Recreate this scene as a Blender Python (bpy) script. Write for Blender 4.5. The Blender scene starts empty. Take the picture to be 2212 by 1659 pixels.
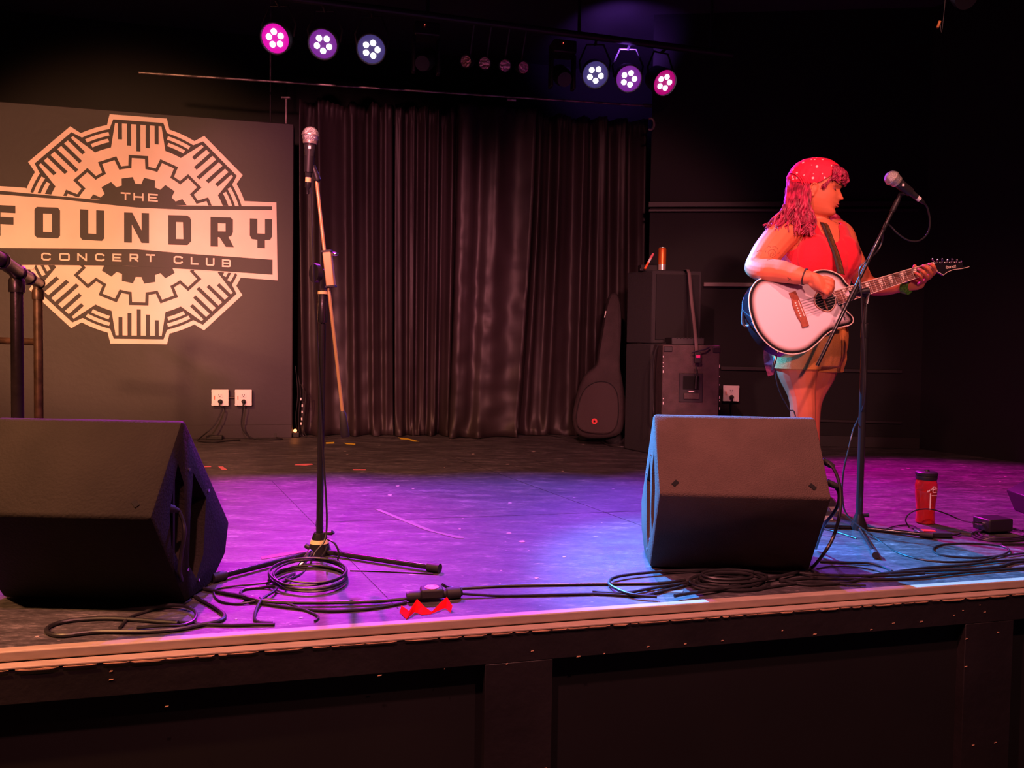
import bpy, bmesh, math, random
from mathutils import Vector, Matrix, Euler, noise
R = math.radians
PI = math.pi
sc = bpy.context.scene
col = sc.collection
random.seed(7)

# ------------------------------------------------------------------ camera, world, exposure
ST = 0.8            # height of the stage deck above the club floor
W, H = 2212.0, 1659.0
FPX = 1662.0        # focal length in pixels of a 2212 wide frame
cam_d = bpy.data.cameras.new('camera'); cam = bpy.data.objects.new('camera', cam_d); col.objects.link(cam)
cam_d.sensor_width = 36.0; cam_d.lens = FPX / W * 36.0
cam_d.shift_y = -36.0 / W
cam_d.clip_start = 0.05
PITCH, ROLL = R(2.0), 0.015
CAM = Vector((0, 0, 1.6))
cam_m = Matrix.Translation(CAM) @ Matrix.Rotation(R(90) - PITCH, 4, 'X') @ Matrix.Rotation(ROLL, 4, 'Z')
cam.matrix_world = cam_m
sc.camera = cam
sc.view_settings.view_transform = 'Standard'; sc.view_settings.look = 'None'
sc.view_settings.gamma = 1.0; sc.view_settings.use_curve_mapping = False
sc.view_settings.exposure = 0.0
wd = bpy.data.worlds.new('world'); sc.world = wd; wd.use_nodes = True
wd.node_tree.nodes['Background'].inputs[0].default_value = (0.75, 0.35, 0.5, 1)
wd.node_tree.nodes['Background'].inputs[1].default_value = 0.003

def ray(px, py):
    v = Vector(((px - W / 2) / FPX, -(py - H / 2) / FPX - 36.0 / FPX, -1.0))
    return cam_m.to_3x3() @ v
def at(px, py, d):
    """point seen at (px, py) standing d metres in front of the camera"""
    r = ray(px, py); return CAM + r * (d / r.y)
def onz(px, py, z):
    r = ray(px, py); return CAM + r * ((z - CAM.z) / r.z)
def fl(px, py, dz=0.0):
    """point of the stage deck"""
    p = onz(px, py, ST); p.z += dz; return p
def onplane(px, py, p0, n):
    r = ray(px, py); return CAM + r * ((p0 - CAM).dot(n) / r.dot(n))

# ------------------------------------------------------------------ stage lighting (only the heads over the stage have bodies, built further down)
def spot(name, loc, target, colour, watts, angle, blend=0.25, radius=0.04):
    l = bpy.data.lights.new(name, 'SPOT'); l.energy = watts; l.color = colour
    l.spot_size = R(angle); l.spot_blend = blend; l.shadow_soft_size = radius
    o = bpy.data.objects.new(name, l); col.objects.link(o); o.location = loc
    o.rotation_euler = (Vector(target) - Vector(loc)).to_track_quat('-Z', 'Y').to_euler()
    return o
# warm wash from lamps hung at the ceiling over the front of the stage
def wash(x, y, z, yaw, down, colour, watts, angle, blend=0.35, rad=0.05):
    d = Vector((math.sin(R(yaw)) * math.cos(R(down)), math.cos(R(yaw)) * math.cos(R(down)), -math.sin(R(down))))
    spot('wash_light', (x, y, z), Vector((x, y, z)) + d, colour, watts, angle, blend, rad)
wash(-2.6, 0.9, 3.95, -10, 55, (1.0, 0.42, 0.16), 950, 90, 0.6)
wash(-0.6, 0.9, 3.95, 0, 55, (1.0, 0.30, 0.30), 560, 90, 0.5)
wash(-2.3, -3.0, 3.0, -5.5, 4.4, (1.0, 0.42, 0.20), 3300, 20, 0.4, 0.3)     # profile spots on the painted partition and the curtain
wash(-1.0, -3.0, 3.0, -3.0, 5.2, (1.0, 0.28, 0.34), 2300, 20, 0.5, 0.2)
wash(0.4, -3.0, 3.0, 1.5, 6.2, (1.0, 0.30, 0.32), 1100, 19, 0.5, 0.2)
wash(1.3, 0.9, 3.95, 6, 56, (1.0, 0.34, 0.30), 330, 88, 0.5)
wash(0.75, -2.2, 2.9, 7.0, 10.6, (1.0, 0.41, 0.36), 400, 17, 0.3)      # profile spot on the singer
spot('added_ceiling_glow', (0.75, 5.55, 3.65), (0.95, 6.7, 4.2), (0.36, 0.10, 1.0), 110, 66, 1.0)  # added violet spot with no fixture, puts the glow on the ceiling

# ------------------------------------------------------------------ materials
MAT = {}
def mat(name, color=(0.5, 0.5, 0.5), rough=0.5, metal=0.0, emit=None, estr=0.0, bump=0.0, bscale=40.0,
        var=0.0, vscale=8.0, stretch=(1, 1, 1), trans=0.0, sheen=0.0, spec=0.5, color2=None, coat=0.0, ior=1.45, alpha=1.0):
    if name in MAT: return MAT[name]
    m = bpy.data.materials.new(name); m.use_nodes = True
    nt = m.node_tree; b = nt.nodes['Principled BSDF']
    b.inputs['Base Color'].default_value = (*color, 1); b.inputs['Roughness'].default_value = rough
    b.inputs['Metallic'].default_value = metal; b.inputs['Specular IOR Level'].default_value = spec
    b.inputs['Transmission Weight'].default_value = trans; b.inputs['IOR'].default_value = ior
    b.inputs['Sheen Weight'].default_value = sheen; b.inputs['Coat Weight'].default_value = coat
    b.inputs['Alpha'].default_value = alpha
    if emit:
        b.inputs['Emission Color'].default_value = (*emit, 1); b.inputs['Emission Strength'].default_value = estr
    tc = nt.nodes.new('ShaderNodeTexCoord'); mp = nt.nodes.new('ShaderNodeMapping'); mp.inputs['Scale'].default_value = stretch
    nt.links.new(tc.outputs['Object'], mp.inputs[0])
    if var > 0 or color2:
        n = nt.nodes.new('ShaderNodeTexNoise'); n.inputs['Scale'].default_value = vscale; n.inputs['Detail'].default_value = 5
        nt.links.new(mp.outputs[0], n.inputs['Vector'])
        cr = nt.nodes.new('ShaderNodeValToRGB')
        c2 = color2 or tuple(c * (1 - var) for c in color); c1 = color if color2 else tuple(min(1, c * (1 + var)) for c in color)
        cr.color_ramp.elements[0].position = 0.35; cr.color_ramp.elements[1].position = 0.65
        cr.color_ramp.elements[0].color = (*c2, 1); cr.color_ramp.elements[1].color = (*c1, 1)
        nt.links.new(n.outputs['Fac'], cr.inputs[0]); nt.links.new(cr.outputs[0], b.inputs['Base Color'])
    if bump > 0:
        n2 = nt.nodes.new('ShaderNodeTexNoise'); n2.inputs['Scale'].default_value = bscale; n2.inputs['Detail'].default_value = 4
        nt.links.new(mp.outputs[0], n2.inputs['Vector'])
        bp = nt.nodes.new('ShaderNodeBump'); bp.inputs['Strength'].default_value = bump; bp.inputs['Distance'].default_value = 0.01
        nt.links.new(n2.outputs['Fac'], bp.inputs['Height']); nt.links.new(bp.outputs[0], b.inputs['Normal'])
    MAT[name] = m; return m

mat('black_metal', (0.02, 0.018, 0.02), 0.3, 0.6)
mat('satin_black', (0.015, 0.013, 0.015), 0.45)
mat('rubber', (0.02, 0.018, 0.018), 0.6)
mat('cable', (0.018, 0.016, 0.018), 0.38, spec=0.6)
mat('chrome', (0.8, 0.8, 0.8), 0.18, 1.0)
mat('boom_metal', (0.55, 0.36, 0.16), 0.32, 0.25)
mat('stand_black', (0.03, 0.028, 0.03), 0.25, 0.5, coat=0.4)
mat('carpet_cab', (0.092, 0.060, 0.046), 0.95, bump=0.5, bscale=260, var=0.10, vscale=9)
mat('painted_cab', (0.018, 0.016, 0.012), 0.8, spec=0.2, bump=0.25, bscale=120, var=0.15, vscale=5)
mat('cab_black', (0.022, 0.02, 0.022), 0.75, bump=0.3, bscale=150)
mat('cab_dark', (0.008, 0.007, 0.008), 0.8)
mat('hole_black', (0.003, 0.003, 0.003), 0.9)
mat('wall_black', (0.004, 0.003, 0.004), 0.75, var=0.2, vscale=2.0, bump=0.1, bscale=30)
mat('wall_sign', (0.030, 0.022, 0.027), 0.6, var=0.10, vscale=2.5, bump=0.12, bscale=25)
mat('ceiling_black', (0.03, 0.027, 0.032), 0.7, var=0.2, vscale=1.5)
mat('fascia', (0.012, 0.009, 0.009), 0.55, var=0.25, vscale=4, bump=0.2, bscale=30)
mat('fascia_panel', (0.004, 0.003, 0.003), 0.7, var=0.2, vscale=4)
mat('nosing', (0.36, 0.28, 0.21), 0.55, var=0.10, vscale=6, stretch=(1, 8, 8))
mat('raw_wood', (0.62, 0.36, 0.2), 0.7, var=0.25, vscale=30)
mat('floor_ground', (0.02, 0.018, 0.018), 0.5, var=0.3, vscale=3)
mat('paint_cream', (0.80, 0.585, 0.55), 0.6, var=0.05, vscale=4)
mat('white_plastic', (0.75, 0.72, 0.7), 0.4)
mat('skin', (0.66, 0.16, 0.075), 0.5, var=0.05, vscale=12, spec=0.35)
mat('skin_blush', (0.60, 0.14, 0.09), 0.55)
mat('gold_plug', (0.7, 0.5, 0.15), 0.4, 0.6)

# ------------------------------------------------------------------ mesh helpers
class MB:
    def __init__(s): s.v = []; s.f = []; s.mi = []; s.cur = 0
    def add(s, vs, fs):
        o = len(s.v); s.v += [Vector(v) for v in vs]; s.f += [tuple(i + o for i in f) for f in fs]; s.mi += [s.cur] * len(fs); return s
    def box(s, c, size, rot=None, taper=1.0):
        c = Vector(c); hx, hy, hz = size[0] / 2, size[1] / 2, size[2] / 2
        vs = []
        for z, t in ((-hz, 1.0), (hz, taper)):
            for x, y in ((-hx, -hy), (hx, -hy), (hx, hy), (-hx, hy)): vs.append(Vector((x * t, y * t, z)))
        if rot is not None:
            rm = rot if isinstance(rot, Matrix) else Euler(rot).to_matrix(); vs = [rm @ v for v in vs]
        return s.add([v + c for v in vs], [(3, 2, 1, 0), (4, 5, 6, 7), (0, 1, 5, 4), (1, 2, 6, 5), (2, 3, 7, 6), (3, 0, 4, 7)])
    def tube(s, pts, r, n=8, cap=True):
        pts = [Vector(p) for p in pts]
        rs = r if isinstance(r, (list, tuple)) else [r] * len(pts)
        vs = []; fs = []; up = None
        for i, p in enumerate(pts):
            t = (pts[min(i + 1, len(pts) - 1)] - pts[max(i - 1, 0)])
            if t.length < 1e-9: t = Vector((0, 0, 1))
            t.normalize()
            if up is None: up = Vector((0, 0, 1)) if abs(t.z) < 0.9 else Vector((1, 0, 0))
            a = t.cross(up)
            if a.length < 1e-4: a = t.cross(Vector((0.3, 1, 0.2)))
            a.normalize(); b = t.cross(a); up = -b if (-b).dot(up) > 0 else b
            for k in range(n):
                an = 2 * PI * k / n; vs.append(p + (a * math.cos(an) + b * math.sin(an)) * rs[i])
        for i in range(len(pts) - 1):
            for k in range(n):
                k2 = (k + 1) % n; fs.append((i * n + k, i * n + k2, (i + 1) * n + k2, (i + 1) * n + k))
        if cap:
            fs.append(tuple(range(n))[::-1]); m = (len(pts) - 1) * n; fs.append(tuple(m + k for k in range(n)))
        return s.add(vs, fs)
    def cyl(s, p0, p1, r0, r1=None, n=16): return s.tube([p0, p1], [r0, r0 if r1 is None else r1], n)
    def lathe(s, base, axis, prof, n=20):
        """prof: list of (distance along the axis, radius)"""
        base = Vector(base); axis = Vector(axis).normalized()
        a = axis.cross(Vector((0, 0, 1)) if abs(axis.z) < 0.9 else Vector((1, 0, 0))).normalized(); b = axis.cross(a)
        vs = []; fs = []
        for d, r in prof:
            for k in range(n):
                an = 2 * PI * k / n; vs.append(base + axis * d + (a * math.cos(an) + b * math.sin(an)) * max(r, 1e-5))
        for i in range(len(prof) - 1):
            for k in range(n):
                k2 = (k + 1) % n; fs.append((i * n + k, i * n + k2, (i + 1) * n + k2, (i + 1) * n + k))
        fs.append(tuple(range(n))[::-1]); m = (len(prof) - 1) * n; fs.append(tuple(m + k for k in range(n)))
        return s.add(vs, fs)
    def ball(s, c, r, n=12, m=8, rot=None):
        c = Vector(c); r = Vector(r) if hasattr(r, '__len__') else Vector((r, r, r))
        vs = [Vector((0, 0, -r.z))]; fs = []
        for j in range(1, m):
            ph = -PI / 2 + PI * j / m
            for k in range(n):
                an = 2 * PI * k / n; vs.append(Vector((r.x * math.cos(ph) * math.cos(an), r.y * math.cos(ph) * math.sin(an), r.z * math.sin(ph))))
        vs.append(Vector((0, 0, r.z))); t = len(vs) - 1
        for k in range(n):
            k2 = (k + 1) % n; fs.append((0, 1 + k2, 1 + k))
            for j in range(m - 2): a = 1 + j * n; fs.append((a + k, a + k2, a + n + k2, a + n + k))
            fs.append((1 + (m - 2) * n + k, 1 + (m - 2) * n + k2, t))
        if rot is not None: vs = [rot @ v for v in vs]
        return s.add([v + c for v in vs], fs)
    def loft(s, secs, n=20):
        """secs: (centre, A axis, B axis) with A, B vectors carrying their radii; closed with caps"""
        vs = []; fs = []
        for c, A, B in secs:
            for k in range(n):
                an = 2 * PI * k / n; vs.append(Vector(c) + Vector(A) * math.cos(an) + Vector(B) * math.sin(an))
        for i in range(len(secs) - 1):
            for k in range(n):
                k2 = (k + 1) % n; fs.append((i * n + k, i * n + k2, (i + 1) * n + k2, (i + 1) * n + k))
        fs.append(tuple(range(n))[::-1]); m = (len(secs) - 1) * n; fs.append(tuple(m + k for k in range(n)))
        return s.add(vs, fs)
    def prism(s, poly, vec):
        """poly: 3D points of a planar polygon, pushed along vec"""
        n = len(poly); poly = [Vector(p) for p in poly]; vec = Vector(vec)
        vs = poly + [p + vec for p in poly]
        fs = [tuple(range(n))[::-1], tuple(range(n, 2 * n))] + [(i, (i + 1) % n, n + (i + 1) % n, n + i) for i in range(n)]
        return s.add(vs, fs)
    def build(s, name, m, parent=None, smooth=40, bevel=0.0, fix=True):
        me = bpy.data.meshes.new(name); me.from_pydata([tuple(v) for v in s.v], [], s.f)
        for mm in (m if isinstance(m, (list, tuple)) else [m]):
            me.materials.append(MAT[mm] if isinstance(mm, str) else mm)
        me.polygons.foreach_set('material_index', s.mi)
        if fix:
            bm = bmesh.new(); bm.from_mesh(me); bmesh.ops.recalc_face_normals(bm, faces=bm.faces); bm.to_mesh(me); bm.free()
        if smooth:
            me.polygons.foreach_set('use_smooth', [True] * len(me.polygons)); me.set_sharp_from_angle(angle=R(smooth))
        o = bpy.data.objects.new(name, me); col.objects.link(o)
        if bevel:
            md = o.modifiers.new('bevel', 'BEVEL'); md.width = bevel; md.segments = 2; md.limit_method = 'ANGLE'; md.angle_limit = R(35)
        if parent is not None:
            o.parent = parent; o.matrix_parent_inverse = parent.matrix_basis.inverted()
        return o

def tag(o, label=None, cat=None, group=None, kind=None):
    if label: o['label'] = label
    if cat: o['category'] = cat
    if group: o['group'] = group
    if kind: o['kind'] = kind
    return o
def thing(name, loc, label, cat, group=None, rz=0.0):
    o = bpy.data.objects.new(name, None); col.objects.link(o); o.empty_display_size = 0.1
    o.location = loc; o.rotation_euler = (0, 0, rz)
    return tag(o, label, cat, group)
def copy_tree(o, parent=None):
    c = o.copy(); col.objects.link(c)
    if parent is not None: c.parent = parent
    for ch in [x for x in col.objects if x.parent == o]: copy_tree(ch, c)
    return c
def struct(mb, name, m, **k): return tag(mb.build(name, m, **k), kind='structure')
def spline(pts, sub=8, closed=False):
    pts = [Vector(p) for p in pts]; n = len(pts); out = []
    rng = range(n if closed else n - 1)
    for i in rng:
        if closed: p0, p1, p2, p3 = pts[(i - 1) % n], pts[i], pts[(i + 1) % n], pts[(i + 2) % n]
        else: p0, p1, p2, p3 = pts[max(i - 1, 0)], pts[i], pts[i + 1], pts[min(i + 2, n - 1)]
        for k in range(sub):
            t = k / sub; t2 = t * t; t3 = t2 * t
            out.append(0.5 * ((2 * p1) + (-p0 + p2) * t + (2 * p0 - 5 * p1 + 4 * p2 - p3) * t2 + (-p0 + 3 * p1 - 3 * p2 + p3) * t3))
    if not closed: out.append(pts[-1])
    return out

# ------------------------------------------------------------------ stage frame: front edge and back wall run parallel, turned about 13 degrees
EL = onz(0, 1411, ST); ER = onz(2212, 1255, ST)     # front top edge of the stage
U = (ER - EL); U.z = 0; U.normalize(); V = Vector((-U.y, U.x, 0))      # U along the front, V to the back
def sf(u, v, z=ST): return EL + U * u + V * v + Vector((0, 0, z - ST))
def uv(p): d = Vector(p) - EL; return d.dot(U), d.dot(V)
ang = math.atan2(U.y, U.x)
UM = Matrix((U, V, Vector((0, 0, 1)))).transposed()     # rotation of the stage frame
# ================================================================== SETTING
def floor_material():
    m = bpy.data.materials.new('stage_floor_paint'); m.use_nodes = True; nt = m.node_tree; b = nt.nodes['Principled BSDF']; L = nt.links.new
    tc = nt.nodes.new('ShaderNodeTexCoord'); mp = nt.nodes.new('ShaderNodeMapping'); mp.inputs['Rotation'].default_value = (0, 0, -ang); mp.inputs['Scale'].default_value = (1.0, 3.2, 1)
    L(tc.outputs['Object'], mp.inputs[0])
    def nz(scale, det, ro=0.6, src=mp):
        n = nt.nodes.new('ShaderNodeTexNoise'); n.inputs['Scale'].default_value = scale; n.inputs['Detail'].default_value = det; n.inputs['Roughness'].default_value = ro
        L(src.outputs[0], n.inputs['Vector']); return n
    def ramp(fac, stops):
        r = nt.nodes.new('ShaderNodeValToRGB'); L(fac, r.inputs[0])
        while len(r.color_ramp.elements) < len(stops): r.color_ramp.elements.new(0.5)
        for e, (p, c) in zip(r.color_ramp.elements, stops): e.position = p; e.color = (*c, 1)
        return r
    n1 = nz(5.5, 8, 0.7); n2 = nz(34, 5, 0.75); n3 = nz(1.3, 4)
    mix = nt.nodes.new('ShaderNodeMath'); mix.operation = 'MULTIPLY_ADD'; mix.inputs[1].default_value = 0.5
    L(n1.outputs['Fac'], mix.inputs[0])
    m2 = nt.nodes.new('ShaderNodeMath'); m2.operation = 'MULTIPLY'; m2.inputs[1].default_value = 0.5; L(n2.outputs['Fac'], m2.inputs[0]); L(m2.outputs[0], mix.inputs[2])
    base = ramp(mix.outputs[0], [(0.38, (0.014, 0.012, 0.014)), (0.48, (0.042, 0.037, 0.040)), (0.555, (0.072, 0.064, 0.068)), (0.62, (0.17, 0.15, 0.155))])
    # paint chips showing pale wood
    chips = nz(11, 3, 0.5); cr = ramp(chips.outputs['Fac'], [(0.735, (0, 0, 0)), (0.75, (1, 1, 1))])
    mixc = nt.nodes.new('ShaderNodeMix'); mixc.data_type = 'RGBA'; L(cr.outputs[0], mixc.inputs[0]); L(base.outputs[0], mixc.inputs[6]); mixc.inputs[7].default_value = (0.26, 0.22, 0.21, 1)
    vo = nt.nodes.new('ShaderNodeTexVoronoi'); vo.inputs['Scale'].default_value = 9; L(mp.outputs[0], vo.inputs['Vector'])
    vr = ramp(vo.outputs['Distance'], [(0.03, (1, 1, 1)), (0.05, (0, 0, 0))])
    mixd = nt.nodes.new('ShaderNodeMix'); mixd.data_type = 'RGBA'; L(vr.outputs[0], mixd.inputs[0]); L(mixc.outputs[2], mixd.inputs[6]); mixd.inputs[7].default_value = (0.34, 0.28, 0.27, 1)
    L(mixd.outputs[2], b.inputs['Base Color'])
    rr = ramp(n3.outputs['Fac'], [(0.3, (0.42,) * 3), (0.7, (0.6,) * 3)]); L(rr.outputs[0], b.inputs['Roughness'])
    bp = nt.nodes.new('ShaderNodeBump'); bp.inputs['Strength'].default_value = 0.6; bp.inputs['Distance'].default_value = 0.006
    L(mix.outputs[0], bp.inputs['Height']); L(bp.outputs[0], b.inputs['Normal'])
    MAT['stage_floor'] = m
floor_material()

# club floor, ceiling, walls
b = MB(); b.box((1, 1, -0.05), (16, 18, 0.1)); struct(b, 'floor', 'floor_ground')
CEIL = 4.2
b = MB(); b.box((1, 1, CEIL + 0.05), (16, 18, 0.1)); struct(b, 'ceiling', 'ceiling_black')
PV = 4.218                           # front face of the painted partition
def vbox(u0, u1, v0, v1, z0, z1, mb=None):
    mb = mb or MB(); return mb.prism([sf(u0, v0, z0), sf(u1, v0, z0), sf(u1, v1, z0), sf(u0, v1, z0)], (0, 0, z1 - z0))
struct(vbox(-4.6, 6.2, 4.95, 5.05, 0, CEIL), 'wall_back', 'wall_black')
struct(vbox(-4.7, -4.6, -3.0, 5.05, 0, CEIL), 'wall_left', 'wall_black')
# flat black wall on the right, in front of the end of the curtain
A2 = Vector((291 / FPX * 6.2, 6.2, 0)); B2 = Vector((3.188, 5.987, 0)); C2 = Vector((4.9, 3.2, 0))
D2 = sf(4.3, 5.2, 0); D2 = Vector((A2.x + 0.25, 7.4, 0))
b = MB(); b.prism([A2, B2, B2 + Vector((0.2, 1.5, 0)), D2], (0, 0, CEIL)); struct(b, 'wall_right_rear', 'wall_black')
b = MB(); b.prism([B2, C2, C2 + Vector((0.12, 0.08, 0)), B2 + Vector((0.12, 0.08, 0))], (0, 0, CEIL)); struct(b, 'wall_right', 'wall_black')
# trims of the right rear wall
wd2 = (B2 - A2).normalized(); wn2 = Vector((wd2.y, -wd2.x, 0))
def wtrim(name, px0, px1, py0, py1, th, m, z0=None, z1=None, bev=0.004):
    a = onplane(px0, (py0 + py1) / 2, A2, wn2); c = onplane(px1, (py0 + py1) / 2, A2, wn2)
    zt = onplane((px0 + px1) / 2, py0, A2, wn2).z if z1 is None else z1; zb = onplane((px0 + px1) / 2, py1, A2, wn2).z if z0 is None else z0
    a = Vector((a.x, a.y, zb)); c = Vector((c.x, c.y, zb))
    mb = MB(); mb.prism([a, c, c + wn2 * th, a + wn2 * th], (0, 0, zt - zb)); return struct(mb, name, m, bevel=bev)
mat('trim_black', (0.02, 0.016, 0.017), 0.5)
wtrim('baseboard_right', 1410, 1985, 938, 968, 0.018, 'trim_black', z0=ST)
wtrim('trim_1', 1400, 1980, 436, 448, 0.03, 'trim_black')
wtrim('trim_2', 1400, 1980, 453, 459, 0.05, 'trim_black')
wtrim('trim_3', 1556, 1948, 795, 803, 0.015, 'trim_black')
wtrim('trim_4', 1556, 1948, 905, 911, 0.015, 'trim_black')
mat('ledge_wood', (0.14, 0.10, 0.10), 0.4)
led = wtrim('wooden_ledge', 1518, 1628, 611, 620, 0.05, 'ledge_wood')
del led['kind']; tag(led, 'narrow wooden rail fixed to the black wall right of the upper loudspeaker', 'wall rail')

# painted partition on the left
PZ = onplane(636, 268, sf(0, PV), V).z
ur = uv(onplane(633, 600, sf(0, PV), V))[0]
struct(vbox(-4.6, ur, PV, PV + 0.14, ST, PZ), 'wall_left_partition', 'wall_sign', bevel=0.006)
b = vbox(-4.6, ur - 0.003, PV - 0.012, PV, ST, ST + 0.105); struct(b, 'baseboard_left', 'wall_sign', bevel=0.003)
# pieces of chipped paint on the partition
for (x0, y0, w_, h_) in ((492, 894, 6, 10), (404, 903, 4, 3), (350, 891, 3, 3), (378, 834, 2, 2)):
    pass

# stage deck and its front
b = MB(); b.prism([sf(-4.6, 0.03, ST - 0.04), sf(6.6, 0.03, ST - 0.04), sf(6.6, 5.0, ST - 0.04), sf(-4.6, 5.0, ST - 0.04)], (0, 0, 0.04))
deck = struct(b, 'floor_stage', 'stage_floor')
seams = MB()
for (x0, y0, x1, y1) in ((588, 1040, 860, 1315), (700, 1128, 1385, 1104), (975, 986, 1425, 1150), (1385, 1104, 1430, 1102), (1445, 930, 1500, 945), (2030, 1035, 2212, 1062)):
    a = fl(x0, y0); c = fl(x1, y1); d = (c - a).normalized(); n = Vector((-d.y, d.x, 0)) * 0.0013
    seams.prism([a - n, c - n, c + n, a + n], (0, 0, 0.0008))
seams.build('floor_seams', 'cab_dark', deck)
# nosing: lit top strip, pale front face, groove, lower ledge
b = MB(); b.prism([sf(-4.6, 0.0, ST - 0.024), sf(6.6, 0.0, ST - 0.024), sf(6.6, 0.032, ST - 0.024), sf(-4.6, 0.032, ST - 0.024)], (0, 0, 0.027))
struct(b, 'trim_5', 'nosing', bevel=0.004)
b = MB(); b.prism([sf(-4.6, -0.030, ST - 0.033), sf(6.6, -0.030, ST - 0.033), sf(6.6, 0.07, ST - 0.033), sf(-4.6, 0.07, ST - 0.033)], (0, 0, 0.0065))
struct(b, 'trim_6', 'nosing', bevel=0.002)
# chipped pale lower lip of the front
lip = MB(); rnd = random.Random(3); u = -1.2
while u < 4.2:
    w_ = rnd.uniform(0.02, 0.10); hh = rnd.uniform(0.0012, 0.0048)
    lip.prism([sf(u, -0.031, ST - 0.033), sf(u + w_, -0.031, ST - 0.033), sf(u + w_ * 0.8, -0.031, ST - 0.033 - hh), sf(u + w_ * 0.15, -0.031, ST - 0.033 - hh * 0.8)], -V * 0.0015)
    u += w_ * rnd.uniform(0.9, 1.25)
struct(lip, 'trim_7', 'raw_wood')
# black fascia: rails and stiles standing proud of recessed panels
fz = ST - 0.0335
def U_at(px, py, v=-0.03): return uv(onplane(px, py, sf(0, v), V))[0]
def Z_at(px, py, v=-0.03): return onplane(px, py, sf(0, v), V).z
zr = (Z_at(900, 1450) + Z_at(1500, 1398)) / 2
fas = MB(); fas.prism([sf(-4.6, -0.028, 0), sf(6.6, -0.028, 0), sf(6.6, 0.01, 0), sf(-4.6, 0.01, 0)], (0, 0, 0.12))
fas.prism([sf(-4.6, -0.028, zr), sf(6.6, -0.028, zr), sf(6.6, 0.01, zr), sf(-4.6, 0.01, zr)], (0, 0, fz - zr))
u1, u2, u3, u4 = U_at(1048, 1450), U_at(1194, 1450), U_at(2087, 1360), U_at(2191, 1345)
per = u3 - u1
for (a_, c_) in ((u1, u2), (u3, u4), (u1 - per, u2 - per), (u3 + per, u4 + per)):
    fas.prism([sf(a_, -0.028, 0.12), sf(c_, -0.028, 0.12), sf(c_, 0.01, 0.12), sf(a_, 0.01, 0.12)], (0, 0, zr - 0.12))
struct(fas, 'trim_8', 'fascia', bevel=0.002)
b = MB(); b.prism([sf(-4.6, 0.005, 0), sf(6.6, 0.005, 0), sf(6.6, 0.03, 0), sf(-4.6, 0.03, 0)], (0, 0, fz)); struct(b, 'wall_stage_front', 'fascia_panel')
# chips of bare wood on the fascia
ch = MB(); rnd = random.Random(11)
pts = [(240, 1450), (240, 1468), (360, 1526), (1095, 1434), (1150, 1406), (1305, 1412), (1690, 1362), (1930, 1346), (1990, 1343), (1882, 1360), (2117, 1307), (2127, 1322), (2080, 1319), (2061, 1329), (2156, 1366),
       (1400, 1397), (1480, 1391), (1560, 1384), (1760, 1370), (2102, 1610), (2150, 1604), (1178, 1660), (2088, 1380), (2086, 1440), (1250, 1418), (960, 1445), (820, 1459), (1670, 1322)]
for (x, y) in pts:
    c = onplane(x, y, sf(0, -0.0285), V); w_ = rnd.uniform(0.002, 0.0065); h_ = rnd.uniform(0.0008, 0.0022)
    if y > 1500: w_, h_ = 0.005, 0.0015
    ch.prism([c - U * w_ - Vector((0, 0, h_)), c + U * w_ * 0.8 - Vector((0, 0, h_ * 0.5)), c + U * w_ + Vector((0, 0, h_)), c - U * w_ * 0.6 + Vector((0, 0, h_))], -V * 0.001)
struct(ch, 'trim_9', 'raw_wood')

# ================================================================== PAINTED LOGO
SC = 3.253
def S(zx, zy, lay=0):               # point of the painted wall from the logo's own drawing grid
    return onplane(zx / SC, 190 + zy / SC, sf(0, PV - 0.0006 - 0.0009 * lay), V)
# centre and radius of the emblem on the wall
top = S(979, 200); bot = S(970, 1725 + 73)
lf = S(200, 505); 
gu = (uv(top)[0] + uv(bot)[0]) / 2; gz = (top.z + bot.z) / 2; gr = (top.z - bot.z) / 2 / 807.0
def G(r, a, lay):                    # polar point of the emblem, r on the 807 unit grid, a degrees clockwise from the top
    return sf(gu + math.sin(R(a)) * r * gr, PV - 0.0006 - 0.0009 * lay, gz + math.cos(R(a)) * r * gr)
def GX(x, y, a, lay):                # point in a frame whose y axis leaves the centre at angle a
    ca, sa = math.cos(R(a)), math.sin(R(a))
    return sf(gu + (x * ca + y * sa) * gr, PV - 0.0006 - 0.0009 * lay, gz + (-x * sa + y * ca) * gr)
logo = thing('painted_logo', sf(gu, PV, gz - 807 * gr), 'large cream gear emblem with a lettered banner painted on the dark partition', 'painted sign')
TH = V * 0.0004
def flat(name, polys, m, lay):
    mb = MB()
    for k_, p in enumerate(polys): mb.prism([q - V * 0.00006 * (k_ % 8) for q in p] if len(polys) > 2 else p, TH)
    return mb.build(name, m, logo, smooth=0)
def toothed(rc, rt, n, hw_out, hw_in, off, lay, sub=6):
    """gear outline: circle rc with n teeth reaching rt"""
    out = []
    for i in range(n):
        a = off + i * 360.0 / n
        ai = math.degrees(math.asin(hw_in / rc))
        out.append(GX(-hw_in, math.sqrt(max(rc * rc - hw_in ** 2, 1)), a, lay)); out.append(GX(-hw_out, rt, a, lay)); out.append(GX(hw_out, rt, a, lay)); out.append(GX(hw_in, math.sqrt(rc * rc - hw_in ** 2), a, lay))
        a2 = a + 360.0 / n
        for k in range(1, sub): out.append(G(rc, a + ai + (360.0 / n - 2 * ai) * k / sub, lay))
    return out
flat('emblem_border', [toothed(758, 807, 8, 187, 204, 0, 0)], 'paint_cream', 0)
flat('emblem_outline', [toothed(728, 773, 8, 164, 188, 0, 1)], 'wall_sign', 1)
arcs = []
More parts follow.
